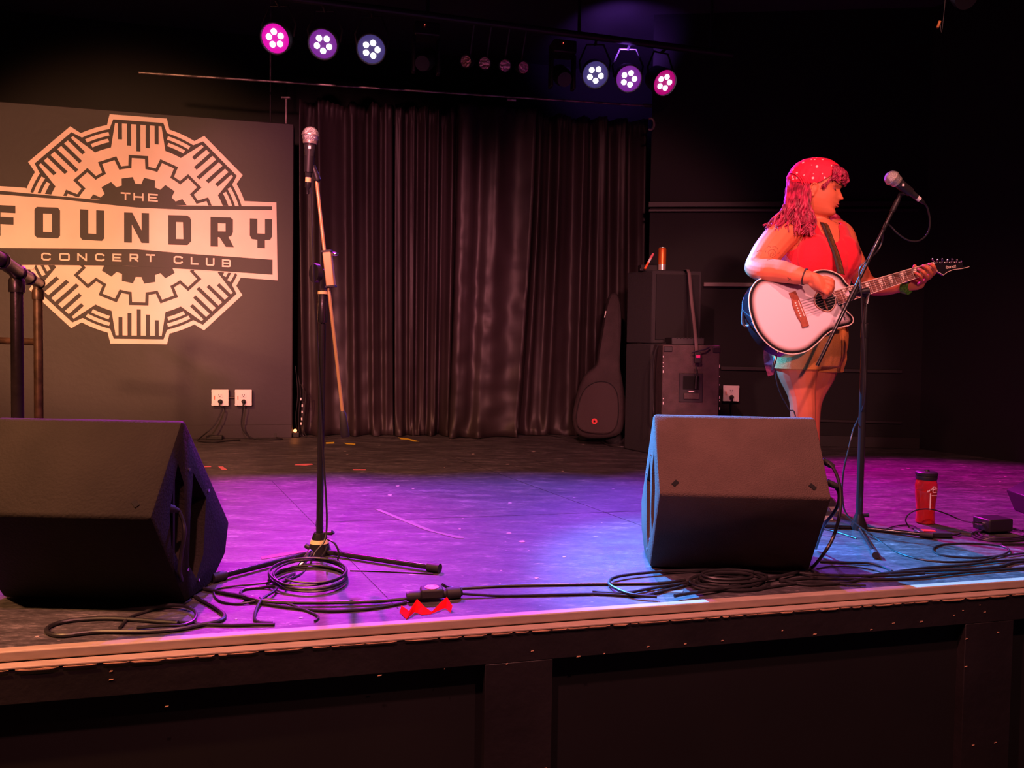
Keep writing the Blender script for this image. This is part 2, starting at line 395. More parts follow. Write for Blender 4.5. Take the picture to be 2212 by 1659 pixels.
for i in range(8):
    for r0, r1, hw in ((684, 709, 188), (640, 665, 190)):
        ai = math.degrees(math.asin(hw / r0)); 
        a0 = 45 * i + ai; a1 = 45 * i + 45 - ai
        arcs.append([G(r1, a0 + (a1 - a0) * k / 6, 2) for k in range(7)] + [G(r0, a1 + (a0 - a1) * k / 6, 2) for k in range(7)])
for a_ in arcs: flat('arc_stripe', [a_], 'paint_cream', 2)
flat('large_gear', [toothed(602, 748, 8, 152, 178, 0, 3)], 'paint_cream', 3)
slots = []
for i in range(8):
    for x, y0 in ((-120, 636), (-61, 596), (0, 560), (61, 588), (120, 618)):
        slots.append([GX(x - 13, 749, 45 * i, 4), GX(x + 13, 749, 45 * i, 4), GX(x + 13, y0, 45 * i, 4), GX(x - 13, y0, 45 * i, 4)])
for s_ in slots: flat('slot', [s_], 'wall_sign', 4)
flat('gear_outline', [toothed(460, 531, 16, 64, 66, 0, 4, 3)], 'wall_sign', 4)
flat('small_gear', [toothed(440, 510, 16, 43, 46, 0, 5, 3)], 'paint_cream', 5)
flat('gear_core', [toothed(330, 376, 16, 37, 46, 11.25, 6, 3)], 'wall_sign', 6)
flat('banner_border', [[S(-260, 665, 7), S(0, 690, 7), S(180, 702, 7), S(600, 745, 7), S(1000, 790, 7), S(1300, 797, 7), S(1715, 795, 7), S(1942, 805, 7), S(1951, 1352, 7), S(1685, 1333, 7), S(1200, 1290, 7), S(800, 1277, 7), S(300, 1275, 7), S(0, 1275, 7), S(-260, 1280, 7)]], 'paint_cream', 7) if False else None
flat('banner', [[S(-260, 690, 7), S(0, 690, 7), S(180, 702, 7), S(220, 735, 7), S(640, 778, 7), S(870, 808, 7), S(1160, 822, 7), S(1700, 830, 7), S(1715, 795, 7), S(1942, 805, 7), S(1951, 1352, 7), S(1685, 1333, 7), S(1655, 1302, 7), S(1340, 1278, 7), S(1180, 1262, 7), S(740, 1245, 7), S(250, 1245, 7), S(235, 1275, 7), S(0, 1275, 7), S(-260, 1280, 7)]], 'paint_cream', 7)
flat('banner_stripe', [[S(-260, 700, 8), S(0, 722, 8), S(640, 782, 8), S(720, 660 + 128, 8), S(1160, 820, 8), S(1300, 826, 8), S(1911, 832, 8), S(1911, 858, 8), S(1300, 856, 8), S(990, 843, 8), S(870, 832, 8), S(400, 780, 8), S(0, 748, 8), S(-260, 730, 8)],
                       [S(-260, 1128, 8), S(0, 1125, 8), S(480, 1128, 8), S(960, 1134, 8), S(1300, 1163, 8), S(1915, 1207, 8), S(1915, 1312, 8), S(1620, 1292, 8), S(1200, 1266, 8), S(900, 1250, 8), S(400, 1244, 8), S(0, 1244, 8), S(-260, 1246, 8)]], 'wall_sign', 8)
# stroke lettering
GL = {
 'F': [[(0, 0), (0, 1), (1, 1)], [(0, .5), (.8, .5)]], 'O': [[(0, .12), (0, .88), (.12, 1), (.88, 1), (1, .88), (1, .12), (.88, 0), (.12, 0), (0, .12)]],
 'U': [[(0, 1), (0, .12), (.12, 0), (.88, 0), (1, .12), (1, 1)]], 'N': [[(0, 0), (0, 1)], [(.04, .96), (.96, .04)], [(1, 0), (1, 1)]],
 'D': [[(0, 0), (0, 1), (.8, 1), (1, .85), (1, .15), (.8, 0), (0, 0)]], 'R': [[(0, 0), (0, 1), (.9, 1), (1, .9), (1, .55), (.9, .42), (0, .42)], [(.5, .42), (1, 0)]],
 'Y': [[(0, 1), (0, .55), (.12, .42), (.88, .42), (1, .55), (1, 1)], [(.5, .42), (.5, 0)]],
 'C': [[(1, .85), (.8, 1), (.2, 1), (0, .8), (0, .2), (.2, 0), (.8, 0), (1, .15)]], 'E': [[(1, 0), (0, 0), (0, 1), (1, 1)], [(0, .5), (.85, .5)]],
 'T': [[(0, 1), (1, 1)], [(.5, 1), (.5, 0)]], 'L': [[(0, 1), (0, 0), (1, 0)]], 'B': [[(0, 0), (0, 1), (.85, 1), (1, .9), (1, .6), (.88, .52), (0, .52)], [(.88, .52), (1, .42), (1, .1), (.85, 0), (0, 0)]],
 'H': [[(0, 0), (0, 1)], [(1, 0), (1, 1)], [(0, .5), (1, .5)]], 'P': [[(0, 0), (0, 1), (.9, 1), (1, .9), (1, .55), (.9, .45), (0, .45)]],
 'r': [[(0, 0), (0, .65)], [(0, .45), (.3, .65), (.6, .65)]], 'o': [[(0, .1), (0, .55), (.1, .65), (.6, .65), (.7, .55), (.7, .1), (.6, 0), (.1, 0), (0, .1)]],
}
def letter(ch, x0, x1, y0, y1, sw, fn, slope=0.0):
    """quads of a stroked glyph between grid positions; fn maps grid -> wall point"""
    polys = []; h = sw / 2
    bx0, bx1, by0, by1 = x0 + h, x1 - h, y0 + h, y1 - h
    for st in GL[ch]:
        q = [(bx0 + px * (bx1 - bx0), by1 - py * (by1 - by0)) for px, py in st]
        closed = q[0] == q[-1]; n = len(q)
        lp, rp = [], []
        for i in range(n):
            if closed: a_ = q[(i - 1) if i > 0 else n - 2]; c_ = q[(i + 1) if i < n - 1 else 1]
            else: a_ = q[max(i - 1, 0)]; c_ = q[min(i + 1, n - 1)]
            p = q[i]
            d0 = Vector((p[0] - a_[0], p[1] - a_[1])); d1 = Vector((c_[0] - p[0], c_[1] - p[1]))
            if d0.length < 1e-6: d0 = d1.copy()
            if d1.length < 1e-6: d1 = d0.copy()
            d0.normalize(); d1.normalize(); n0 = Vector((-d0.y, d0.x)); n1 = Vector((-d1.y, d1.x)); mm = n0 + n1
            if mm.length < 0.3: mm = n0
            mm.normalize(); k = h / max(mm.dot(n0), 0.45)
            pv = Vector(p)
            if not closed and i == 0: pv = pv - d1 * h
            if not closed and i == n - 1: pv = pv + d0 * h
            lp.append(pv + mm * k); rp.append(pv - mm * k)
        for i in range(n - 1):
            polys.append([lp[i], lp[i + 1], rp[i + 1], rp[i]])
    xm = (x0 + x1) / 2
    return [[fn(v.x, v.y + slope * (v.x - xm)) for v in p] for p in polys]
c_ = .09
BLK = {
 'F': ([(0, 0), (0, 1), (1, 1), (1, .76), (.36, .76), (.36, .62), (.92, .62), (.92, .38), (.36, .38), (.36, 0)], None),
 'O': ([(0, c_), (0, 1 - c_), (c_, 1), (1 - c_, 1), (1, 1 - c_), (1, c_), (1 - c_, 0), (c_, 0)], [(.34, .20), (.34, .79), (.68, .79), (.68, .20)]),
 'U': ([(0, 1), (0, c_), (c_, 0), (1 - c_, 0), (1, c_), (1, 1), (.67, 1), (.67, .22), (.34, .22), (.34, 1)], None),
 'N': ([(0, 0), (0, 1), (.33, 1), (.70, .42), (.70, 1), (1, 1), (1, 0), (.70, 0), (.31, .60), (.31, 0)], None),
 'D': ([(0, 0), (0, 1), (.80, 1), (.94, .95), (1, .84), (1, .14), (.84, 0)], [(.34, .20), (.34, .77), (.64, .77), (.66, .20)]),
 'R': ([(0, 0), (0, 1), (.88, 1), (1, .93), (1, .50), (.93, .38), (.80, .34), (1.04, 0), (.68, 0), (.40, .32), (.33, .32), (.33, 0)], [(.33, .52), (.33, .79), (.67, .79), (.67, .52)]),
 'Y': ([(0, 1), (0, .42), (c_, .30), (.34, .28), (.34, 0), (.68, 0), (.68, .28), (.92, .30), (1, .42), (1, 1), (.68, 1), (.68, .50), (.34, .50), (.34, 1)], None)}
for ch_, x0, x1, y0, y1, sl in (('F', -56, 108, 824, 1040, .05), ('O', 242, 422, 838, 1055, .04), ('U', 562, 732, 857, 1071, .06), ('N', 872, 1047, 877, 1088, .03), ('D', 1183, 1343, 895, 1103, .03), ('R', 1479, 1637, 908, 1116, .03), ('Y', 1755, 1912, 920, 1126, .04)):
    out_, hole_ = BLK[ch_]; f_ = lambda q, lay: S(x0 + q[0] * (x1 - x0), y1 - q[1] * (y1 - y0) + sl * (q[0] - .5) * (x1 - x0), lay)
    L_ = flat('large_letter_' + ch_.lower(), [[f_(q, 8) for q in out_]], 'wall_sign', 8)
    if hole_: mb = MB(); mb.prism([f_(q, 9) for q in hole_], TH); mb.build('letter_counter', 'paint_cream', logo, smooth=0)
for ch_, x0, x1, yc in (('C', 290, 357, 1185), ('O', 416, 490, 1187), ('N', 543, 611, 1189), ('C', 668, 734, 1190), ('E', 790, 854, 1192), ('R', 911, 973, 1193), ('T', 1025, 1089, 1195), ('C', 1220, 1284, 1208), ('L', 1340, 1394, 1215), ('U', 1447, 1507, 1222), ('B', 1560, 1622, 1232)):
    flat('small_letter_' + ch_.lower(), letter(ch_, x0, x1, yc - 27, yc + 27, 11, lambda x, y: S(x, y, 9), .04), 'paint_cream', 9)
for ch_, x0, x1, yc in (('T', 848, 916, 761), ('H', 938, 1009, 766), ('E', 1039, 1109, 771)):
    flat('small_letter_' + ch_.lower(), letter(ch_, x0, x1, yc - 27, yc + 27, 11, lambda x, y: S(x, y, 9), .06), 'paint_cream', 9)

# ================================================================== CURTAIN, RODS
mat('satin', (0.027, 0.018, 0.020), 0.48, spec=0.35, var=0.15, vscale=3, bump=0.15, bscale=18, stretch=(1, 1, 0.3))
CL = fl(648, 940); CR = fl(1402, 938); cu = (CR - CL); CLEN = cu.length; cu.normalize(); cn = Vector((cu.y, -cu.x, 0))
CTOP = 3.50
def c_at(px, py): d = onplane(px, py, CL, cn); return (d - CL).dot(cu)
def curtain(s0, s1, b0, b1, nf, amp, seed, label, off=0.0, wr=0.0):
    rnd = random.Random(seed); nx = int(nf * 14); nz_ = 60
    ph = [rnd.uniform(0, 6.28) for _ in range(6)]
    vs = []; fs = []
    jit = [rnd.uniform(-0.35, 0.35) for _ in range(int(nf) + 3)]
    for j in range(nz_ + 1):
        t = j / nz_; z = ST + 0.004 + (CTOP - ST) * t; hb = 1 - t
        zrow = z
        for i in range(nx + 1):
            z = zrow; k = i / nx; e = hb ** 1.6
            s = (s0 + (s1 - s0) * k) * (1 - e) + (b0 + (b1 - b0) * k) * e
            w = k * nf; fi = int(w); w2 = w + jit[fi] * (1 - (w - fi)) + jit[fi + 1] * (w - fi)
            fold = math.sin(2 * PI * w2 + ph[0]) + 0.35 * math.sin(2 * PI * w2 * 2.1 + ph[1] + 1.5 * t) + 0.3 * math.sin(2 * PI * w2 * 0.43 + ph[2])
            fold = math.copysign(abs(fold) ** 0.8, fold)
            a = amp * 1.9 * (0.55 + 0.45 * t if t > 0.12 else 0.6 + 0.1 * math.sin(9 * k + ph[3])) * (0.75 + 0.5 * noise.noise(Vector((k * 3, t * 1.5, seed))))
            y = a * fold + wr * noise.noise(Vector((s * 7, z * 9, seed))) * min(1, hb * 1.3)
            if t > 0.965: y += 0.018 * math.sin(2 * PI * w * 5) ; z += 0.012 * noise.noise(Vector((k * 40, 0, seed)))
            if t < 0.07:       # cloth breaking on the floor
                q = (0.07 - t) / 0.07; y += 0.10 * q * q * (0.6 + 0.5 * math.sin(2 * PI * w2 * 0.8 + ph[4])); z += 0.025 * q * (0.5 + 0.5 * math.sin(2 * PI * w2 * 1.3 + ph[5])) * (1 if j else 0.1)
            vs.append(CL + cu * s + cn * (y + off) + Vector((0, 0, z - ST)))
    for j in range(nz_):
        for i in range(nx): a = j * (nx + 1) + i; fs.append((a, a + 1, a + nx + 2, a + nx + 1))
    mb = MB(); mb.add(vs, fs); o = mb.build('curtain', 'satin', smooth=180, fix=False)
    md = o.modifiers.new('cloth_thickness', 'SOLIDIFY'); md.thickness = 0.003
    return tag(o, label, 'curtain', 'black satin curtains across the back of the stage')
E = c_at
curtain(E(648, 300), E(850, 300), E(655, 900), E(850, 900), 4.2, 0.042, 1, 'leftmost black satin curtain, beside the painted partition', 0.0, 0.015)
curtain(E(853, 300), E(1000, 300), E(853, 900), E(985, 900), 5.2, 0.040, 2, 'black satin curtain with tight narrow folds, second from the partition', 0.0, 0.012)
curtain(E(985, 300), E(1150, 300), E(966, 900), E(1108, 900), 1.8, 0.026, 3, 'smoother flat-hanging black satin curtain between the tight folds and the slanting folds', 0.17, 0.03)
curtain(E(1135, 300), E(1400, 300), E(1095, 900), E(1400, 900), 6.6, 0.036, 4, 'black satin curtain with slanting folds, behind the guitar bag', 0.0, 0.015)
def pipe(name, p0, p1, r, m, label, cat, group=None, n=10):
    mb = MB(); mb.cyl(p0, p1, r, n=n); return tag(mb.build(name, m), label, cat, group)
mat('worn_pipe', (0.28, 0.22, 0.22), 0.4, 0.7, var=0.5, vscale=14)
zrod = at(430, 165, 5.75).z
rl = onz(300, 157, zrod); rr_ = onz(1525, 237, zrod)
rod = thing('curtain_rod', rl, 'long thin metal pipe running above the curtain below the stage lights', 'pipe')
MB().cyl(rl, rr_, 0.0085).build('pipe', 'worn_pipe', rod)
for (x, y) in ((1105, 215), (1400, 228), (1478, 233)):
    p = onz(x, y, zrod); d = (rr_ - rl).normalized(); MB().cyl(p - d * 0.035, p + d * 0.035, 0.014).build('coupler', 'worn_pipe', rod)
for (x, y) in ((584, 178), (1500, 235)):
    p = onz(x, y, zrod); MB().cyl(p, Vector((p.x, p.y, CEIL)), 0.006).build('hanger', 'worn_pipe', rod)
p = onplane(618, 262, sf(0, PV + 0.07), V); p.z = PZ
t = thing('pipe_stub', p, 'short pale upright pipe with a flat cap on top of the partition', 'pipe')
hh = onplane(618, 212, sf(0, PV + 0.07), V).z
MB().cyl(p, (p.x, p.y, hh), 0.009).build('upright', 'worn_pipe', t)
MB().box((p.x, p.y, hh), (0.07, 0.04, 0.012)).build('cap', 'worn_pipe', t)
p = onplane(584, 258, sf(0, PV + 0.1), V); p.z = PZ
pipe('conduit', p, (p.x, p.y, CEIL), 0.006, 'trim_black', 'thin dark conduit rising from the partition to the ceiling', 'conduit')
b = MB(); hk = at(1405, 268, 6.1); b.tube([hk + Vector((0.03 * math.cos(a_), 0, 0.045 * math.sin(a_))) for a_ in [R(x) for x in range(-120, 130, 20)]], 0.010, 8)
tag(b.build('cable_hook', 'worn_pipe'), 'small curved hook on the dark wall at the top right corner of the curtain', 'hook')
# ================================================================== STAGE LIGHTS
LZ = 3.5
def led_at(px, py): return onz(px, py, LZ)
def glow(name, c, s): return mat(name, (0.02, 0.02, 0.02), 0.4, emit=c, estr=s)
TL = led_at(480, 68); TR = led_at(1580, 194); td = (TR - TL).normalized()
truss = thing('lighting_pipe', TL + Vector((0, 0, 0.26)), 'dark horizontal pipe that carries the row of stage lights', 'pipe')
MB().cyl(TL + Vector((0, 0, 0.26)), TR + Vector((0, 0, 0.26)), 0.024).build('pipe', 'satin_black', truss)
for k in (0.06, 0.36, 0.66, 0.95):
    p = TL.lerp(TR, k) + Vector((0, 0, 0.26)); MB().cyl(p, (p.x, p.y, CEIL), 0.012).build('hanger', 'satin_black', truss)
def led_par(px, py, aim, lens, plate, label, roll0, tilt=0.0):
    c = led_at(px, py); d = (Vector(aim) - c).normalized()
    # the heads look far more towards the room than their beams' centres do
    fwd = d.copy()
    q = fwd.to_track_quat('Z', 'Y').to_matrix()
    t = thing('led_par_light', c, label, 'stage light', 'lit LED par lights over the stage')
    def w(v): return c + q @ Vector(v)
    m = MB(); m.lathe(w((0, 0, -0.17)), fwd, [(0, 0.06), (0.03, 0.085), (0.15, 0.098), (0.185, 0.098), (0.185, 0.092), (0.168, 0.088)], 24); m.build('housing', 'satin_black', t)
    m = MB(); m.lathe(w((0, 0, 0.000)), fwd, [(0, 0.088), (0.003, 0.088)], 24); pl = m.build('front_plate', plate, t)
    for k in range(5):
        a = R(roll0 + 72 * k); rr = 0.041
        m = MB(); m.lathe(w((rr * math.cos(a), rr * math.sin(a), 0.003)), fwd, [(0, 0.0185), (0.004, 0.0185), (0.009, 0.014), (0.011, 0.004)], 14); m.build('led', lens, t)
    yk = MB(); ax = q @ Vector((1, 0, 0)); ax.z = 0; ax.normalize(); up = Vector((0, 0, 1)); bc = c - fwd * 0.06
    yk.tube([bc + ax * 0.098, bc + ax * 0.112 + up * 0.08, bc + ax * 0.06 + up * 0.20, bc - ax * 0.06 + up * 0.20, bc - ax * 0.112 + up * 0.08, bc - ax * 0.098], 0.007, 6)
    pt = TL + td * (c - TL).dot(td) + up * 0.237
    yk.cyl(bc + up * 0.20, pt, 0.010, n=8)
    yk.build('yoke', 'satin_black', t)
    return c, fwd
lw = glow('led_white', (1.0, 0.90, 1.0), 14); lv = glow('led_violet', (1.0, 0.75, 1.0), 14); lm = glow('led_magenta', (1.0, 0.62, 1.0), 14)
pm = glow('plate_magenta', (0.85, 0.0, 0.45), 0.9); pv = glow('plate_violet', (0.35, 0.03, 0.55), 0.5); pw = glow('plate_blue', (0.10, 0.07, 0.35), 0.45); pr = glow('plate_rose', (0.7, 0.0, 0.25), 0.6)
PARS = [
 (595, 83, (-1.9, 1.0, 1.4), lm, pm, 'far left lit stage light, glowing strong magenta', 20, (1.0, 0.0, 0.80), 800, (-1.35, 3.0, ST)),
 (698, 95, (-1.1, 1.0, 1.2), lv, pv, 'lit stage light with violet and magenta rim, second from the left', 50, (0.50, 0.03, 1.0), 850, (-0.85, 3.1, ST)),
 (802, 106, (-0.6, 1.0, 1.1), lw, pw, 'lit white stage light, third from the left', 70, (0.02, 0.34, 1.0), 7500, (1.42, 2.2, ST)),
 (1286, 161, (0.5, 1.0, 1.0), lw, pw, 'lit white stage light with blue rim, just right of the unlit moving heads', 60, (0.20, 0.09, 1.0), 850, (0.05, 3.0, ST)),
 (1358, 170, (0.9, 1.0, 1.0), lv, pv, 'lit stage light with violet rim, second from the right', 72, (0.35, 0.04, 1.0), 600, (1.55, 3.35, ST)),
 (1435, 178, (2.6, 2.2, 1.2), lm, pr, 'far right lit stage light, narrow and magenta', 10, (1.0, 0.0, 0.62), 1600, (2.7, 4.0, ST)),
]
for (px, py, aim, le, pl, lab, r0, colr, wts, tgt) in PARS:
    c, fwd = led_par(px, py, aim, le, pl, lab, r0)
    dd = (Vector(tgt) - c).normalized()
    spot('par_beam_light', c + fwd * 0.06, tgt, colr, wts, 34 if px == 802 else 54, 0.8 if px == 802 else 0.6, 0.03)
# moving heads, dark
mat('lens_dark', (0.05, 0.03, 0.035), 0.08, coat=1.0)
mat('red_dot', (0.3, 0, 0), 0.4, emit=(1, 0.08, 0.05), estr=3)
def moving_head(px, py, label, s):
    c = onz(px, py, LZ - 0.02)
    t = thing('moving_head_light', c + Vector((0, 0, 0.27)), label, 'stage light', 'unlit moving head lights')
    up = Vector((0, 0, 1)); ax = td; f = Vector((s * 0.12, -0.86, -0.5)).normalized(); q = f.to_track_quat('Z', 'Y').to_matrix()
    MB().box(c + up * 0.22, (0.17, 0.15, 0.09), UM).build('base', 'satin_black', t, bevel=0.01)
    for sg in (-1, 1): MB().box(c + ax * 0.085 * sg + up * 0.06, (0.022, 0.07, 0.24), UM).build('yoke_arm', 'satin_black', t, bevel=0.006)
    MB().lathe(c - f * 0.13 + up * 0.03, f, [(0, 0.04), (0.02, 0.062), (0.14, 0.066), (0.2, 0.055), (0.24, 0.05), (0.24, 0.044)], 24).build('head', 'satin_black', t)
    MB().lathe(c + f * 0.098 + up * 0.03, f, [(0, 0.044), (0.006, 0.03), (0.011, 0.005)], 20).build('lens', 'lens_dark', t)
    MB().ball(c + up * 0.235 + Vector((0.0, -0.085, 0)), 0.003).build('indicator', 'red_dot', t)
moving_head(920, 140, 'unlit black moving head light left of the four small bulbs', -1)
moving_head(1214, 174, 'unlit black moving head light right of the four small bulbs', 1)
mat('reflector', (0.95, 0.55, 0.5), 0.3, 0.85, bump=1.0, bscale=60)
for i, (px, py) in enumerate(((1006, 133), (1047, 137), (1091, 142), (1131, 146))):
    c = onz(px, py, LZ + 0.02); f = Vector((0.25 * i - 0.35, -0.9, -0.28)).normalized()
    t = thing('bulb_lamp', c, ['small faceted bulb lamp, leftmost of the unlit four', 'small faceted bulb lamp, second from left of the unlit four', 'small faceted bulb lamp, third from left of the unlit four', 'small faceted bulb lamp, rightmost and dimmest of the unlit four'][i], 'stage light', 'unlit reflector bulbs in the middle of the light row')
    MB().lathe(c - f * 0.11, f, [(0, 0.02), (0.03, 0.03), (0.09, 0.044), (0.115, 0.046), (0.115, 0.042), (0.09, 0.03)], 18).build('can', 'satin_black', t)
    MB().lathe(c - f * 0.03, f, [(0, 0.006), (0.004, 0.018), (0.02, 0.036), (0.028, 0.041)], 10).build('reflector', 'reflector', t, smooth=10)
    q = c - f * 0.06; MB().cyl(q, TL + td * (q - TL).dot(td) + Vector((0, 0, 0.245)), 0.008).build('stem', 'satin_black', t)
# fixtures just poking into the top right of the picture
c = at(2092, -8, 3.4); t = thing('reflector_lamp', c, 'dim round lamp cut off by the top right edge', 'stage light')
MB().lathe(c + Vector((0, 0.1, 0.05)), (0, -0.85, -0.5), [(0, 0.03), (0.06, 0.045), (0.1, 0.048), (0.1, 0.043)], 20).build('can', 'satin_black', t)
MB().lathe(c + Vector((0, 0.04, 0.015)), (0, -0.85, -0.5), [(0, 0.01), (0.02, 0.035), (0.03, 0.042)], 14).build('reflector', 'lens_dark', t)
MB().cyl(c + Vector((0, 0.1, 0.05)), (c.x, c.y + 0.1, CEIL), 0.01).build('stem', 'satin_black', t)
c0 = at(2040, 20, 3.4); c1 = at(2025, 60, 3.4)
t = thing('dangling_wire', c1, 'thin cord with a small orange tip hanging in the dark upper right', 'cord')
MB().tube(spline([(c0.x + 0.05, c0.y, CEIL), c0, c1.lerp(c0, 0.35)], 5), 0.002, 6).build('cord', 'cable', t)
mat('orange_tip', (0.7, 0.3, 0.08), 0.5); MB().cyl(c1.lerp(c0, 0.35), c1, 0.006, 0.005).build('tip', 'orange_tip', t)

# ================================================================== WEDGE MONITORS
def wedge(mname, x0, width, yr, label, yaw, side):
    """cabinet seen from behind: x0 near corner at ridge, yr its distance"""
    prof = [(0.0, 0.305), (0.18, 0.548), (0.205, 0.548), (0.53, 0.17), (0.50, 0.07), (0.39, 0.004), (0.205, 0.004)]
    t = thing('stage_monitor', (x0, yr, ST), label, 'monitor speaker', 'wedge monitors at the stage edge', rz=0)
    rz = Matrix.Rotation(yaw, 3, 'Z')
    def w(x, y, z): return Vector((x0, yr, ST)) + rz @ Vector((x, y, z))
    m = MB(); m.prism([w(0, y, z) for y, z in prof], rz @ Vector((width, 0, 0)))
    cab = m.build('cabinet', mname, t, bevel=0.010)
    # side pockets cut into the visible end panel
    xs = width if side > 0 else 0.0
    def pocket(pts, depth):
        q = MB(); q.prism([w(xs + side * 0.03, y, z) for y, z in pts], rz @ Vector((-side * (0.03 + depth), 0, 0)))
        c = q.build('cutter', 'hole_black', fix=True); return c
    pk = [[(0.155, 0.43), (0.195, 0.36), (0.20, 0.20), (0.165, 0.135), (0.115, 0.20), (0.105, 0.30)],
          [(0.255, 0.385), (0.345, 0.29), (0.325, 0.115), (0.275, 0.055), (0.225, 0.11), (0.235, 0.25)]]
    cutters = []
    for p in pk:
        c = pocket(p, 0.06); md = cab.modifiers.new('pocket', 'BOOLEAN'); md.operation = 'DIFFERENCE'; md.object = c; md.solver = 'EXACT'; cutters.append(c)
    dg = bpy.context.evaluated_depsgraph_get(); me = bpy.data.meshes.new_from_object(cab.evaluated_get(dg), depsgraph=dg)
    cab.modifiers.clear(); cab.data = me; me.set_sharp_from_angle(angle=R(35))
    for c in cutters: bpy.data.objects.remove(c)
    # bars and jack plate inside the pockets
    bar = MB(); bar.box(w(xs - side * 0.02, 0.16, 0.28), (0.012, 0.014, 0.28)); bar.build('handle_bar', 'satin_black', t)
    for i, (y, z) in enumerate(((0.225, 0.40), (0.36, 0.31), (0.29, 0.045), (0.215, 0.10))):
        MB().cyl(w(xs - side * 0.002, y, z), w(xs + side * 0.003, y, z), 0.005, n=8).build('screw', 'chrome', t)
    for (x, s_) in ((0.055, 1), (width - 0.055, -1)):
        q = MB(); c = Vector((0.022, 0.335)); n_ = Vector((0, -0.8, 0.6)); tv = Vector((0, 0.6, 0.8)); tx = Vector((1, 0, 0))
        ca, sa = math.cos(R(45 * s_)), math.sin(R(45 * s_)); a_ = tx * ca + tv * sa; b_ = -tx * sa + tv * ca
        cc = Vector((x, 0.025, 0.337)); q.prism([Vector((x0, yr, ST)) + rz @ (cc + a_ * i_ * 0.011 + b_ * j_ * 0.007) for i_, j_ in ((-1, -1), (1, -1), (1, 1), (-1, 1))], rz @ Vector((0, -0.003, 0.002)))
        q.build('screw_cap', 'hole_black', t)
    # grille on the performer's side
    g = MB(); g.prism([w(0.03, 0.215 + 0.005, 0.535), w(width - 0.03, 0.22, 0.535), w(width - 0.03, 0.515, 0.193), w(0.03, 0.515, 0.193)], rz @ Vector((0, 0.008, 0.008))); g.build('grille', 'hole_black', t)
    return t, w
wr_, wR = wedge('carpet_cab', 0.487, 0.553, 2.50, 'dark carpeted wedge speaker at the singer\'s feet, right of centre', R(-3.5), -1)
wl_, wL = wedge('painted_cab', -0.97 - 0.56, 0.56, 2.085, 'large scuffed black wedge speaker at the left edge, with a plugged-in lead', R(-2.0), 1)

# ================================================================== CABLES
def cable(pts, r, label, cat='cable', group='cables lying on the stage', name='cable', sub=6, raw=False):
    P = []
    for p in pts:
        if isinstance(p, Vector): P.append(p)
        else: P.append(fl(p[0], p[1], r + (p[2] if len(p) > 2 else 0)))
    mb = MB(); mb.tube(spline(P, sub), r, 8)
    return tag(mb.build(name, 'cable'), label, cat, group)
# ================================================================== MICROPHONES AND STANDS
def gmat(name, base, rough, scale, metal=0.8):
    m = mat(name, base, rough, metal); nt = m.node_tree; b = nt.nodes['Principled BSDF']
    tc = nt.nodes.new('ShaderNodeTexCoord'); v = nt.nodes.new('ShaderNodeTexVoronoi'); v.inputs['Scale'].default_value = scale
    nt.links.new(tc.outputs['Object'], v.inputs['Vector']); bp = nt.nodes.new('ShaderNodeBump'); bp.inputs['Strength'].default_value = 0.9; bp.inputs['Distance'].default_value = 0.002
    nt.links.new(v.outputs['Distance'], bp.inputs['Height']); nt.links.new(bp.outputs[0], b.inputs['Normal']); return m
gmat('mic_mesh', (0.55, 0.52, 0.5), 0.4, 420)
mat('mic_band', (0.75, 0.65, 0.55), 0.35, 0.8); mat('mic_body', (0.03, 0.028, 0.03), 0.35)
mat('tag_white', (0.8, 0.75, 0.72), 0.5); mat('tag_yellow', (0.75, 0.6, 0.25), 0.5)
def microphone(top, axis, label, ln=0.165):
    """top: crown of the ball; axis points down the handle"""
    ax = Vector(axis).normalized(); t = thing('microphone', top, label, 'microphone', 'vocal microphones on stands')
    MB().lathe(top, ax, [(0, 0.004), (0.003, 0.014), (0.010, 0.023), (0.020, 0.0285), (0.0265, 0.0295)], 24).build('grille_dome', 'mic_mesh', t)
    MB().lathe(top, ax, [(0.0265, 0.0295), (0.0275, 0.0312), (0.0305, 0.0312), (0.0315, 0.0295)], 24).build('grille_band', 'mic_band', t)
    MB().lathe(top, ax, [(0.0315, 0.0295), (0.042, 0.0275), (0.050, 0.0245)], 24).build('grille_basket', 'mic_mesh', t)
    MB().lathe(top, ax, [(0.050, 0.0255), (0.058, 0.0245), (0.060, 0.021)], 24).build('collar', 'mic_band', t)
    MB().lathe(top, ax, [(0.060, 0.0205), (0.066, 0.020), (0.13, 0.0135), (ln, 0.0115), (ln + 0.003, 0.009)], 20).build('handle', 'mic_body', t)
    side = ax.cross(Vector((1, 0, 0))).normalized(); 
    if side.y > 0: side = -side
    MB().box(top + ax * 0.074 + side * 0.0195 + Vector((0.004, 0, 0)), (0.009, 0.003, 0.011)).build('label_patch', 'tag_white', t)
    return t
def clip(p, ax, thing_, r=0.0165):
    MB().lathe(p, ax, [(-0.028, r), (-0.028, r + 0.003), (0.028, r + 0.001), (0.028, r - 0.002)], 16).build('mic_clip', 'satin_black', thing_)

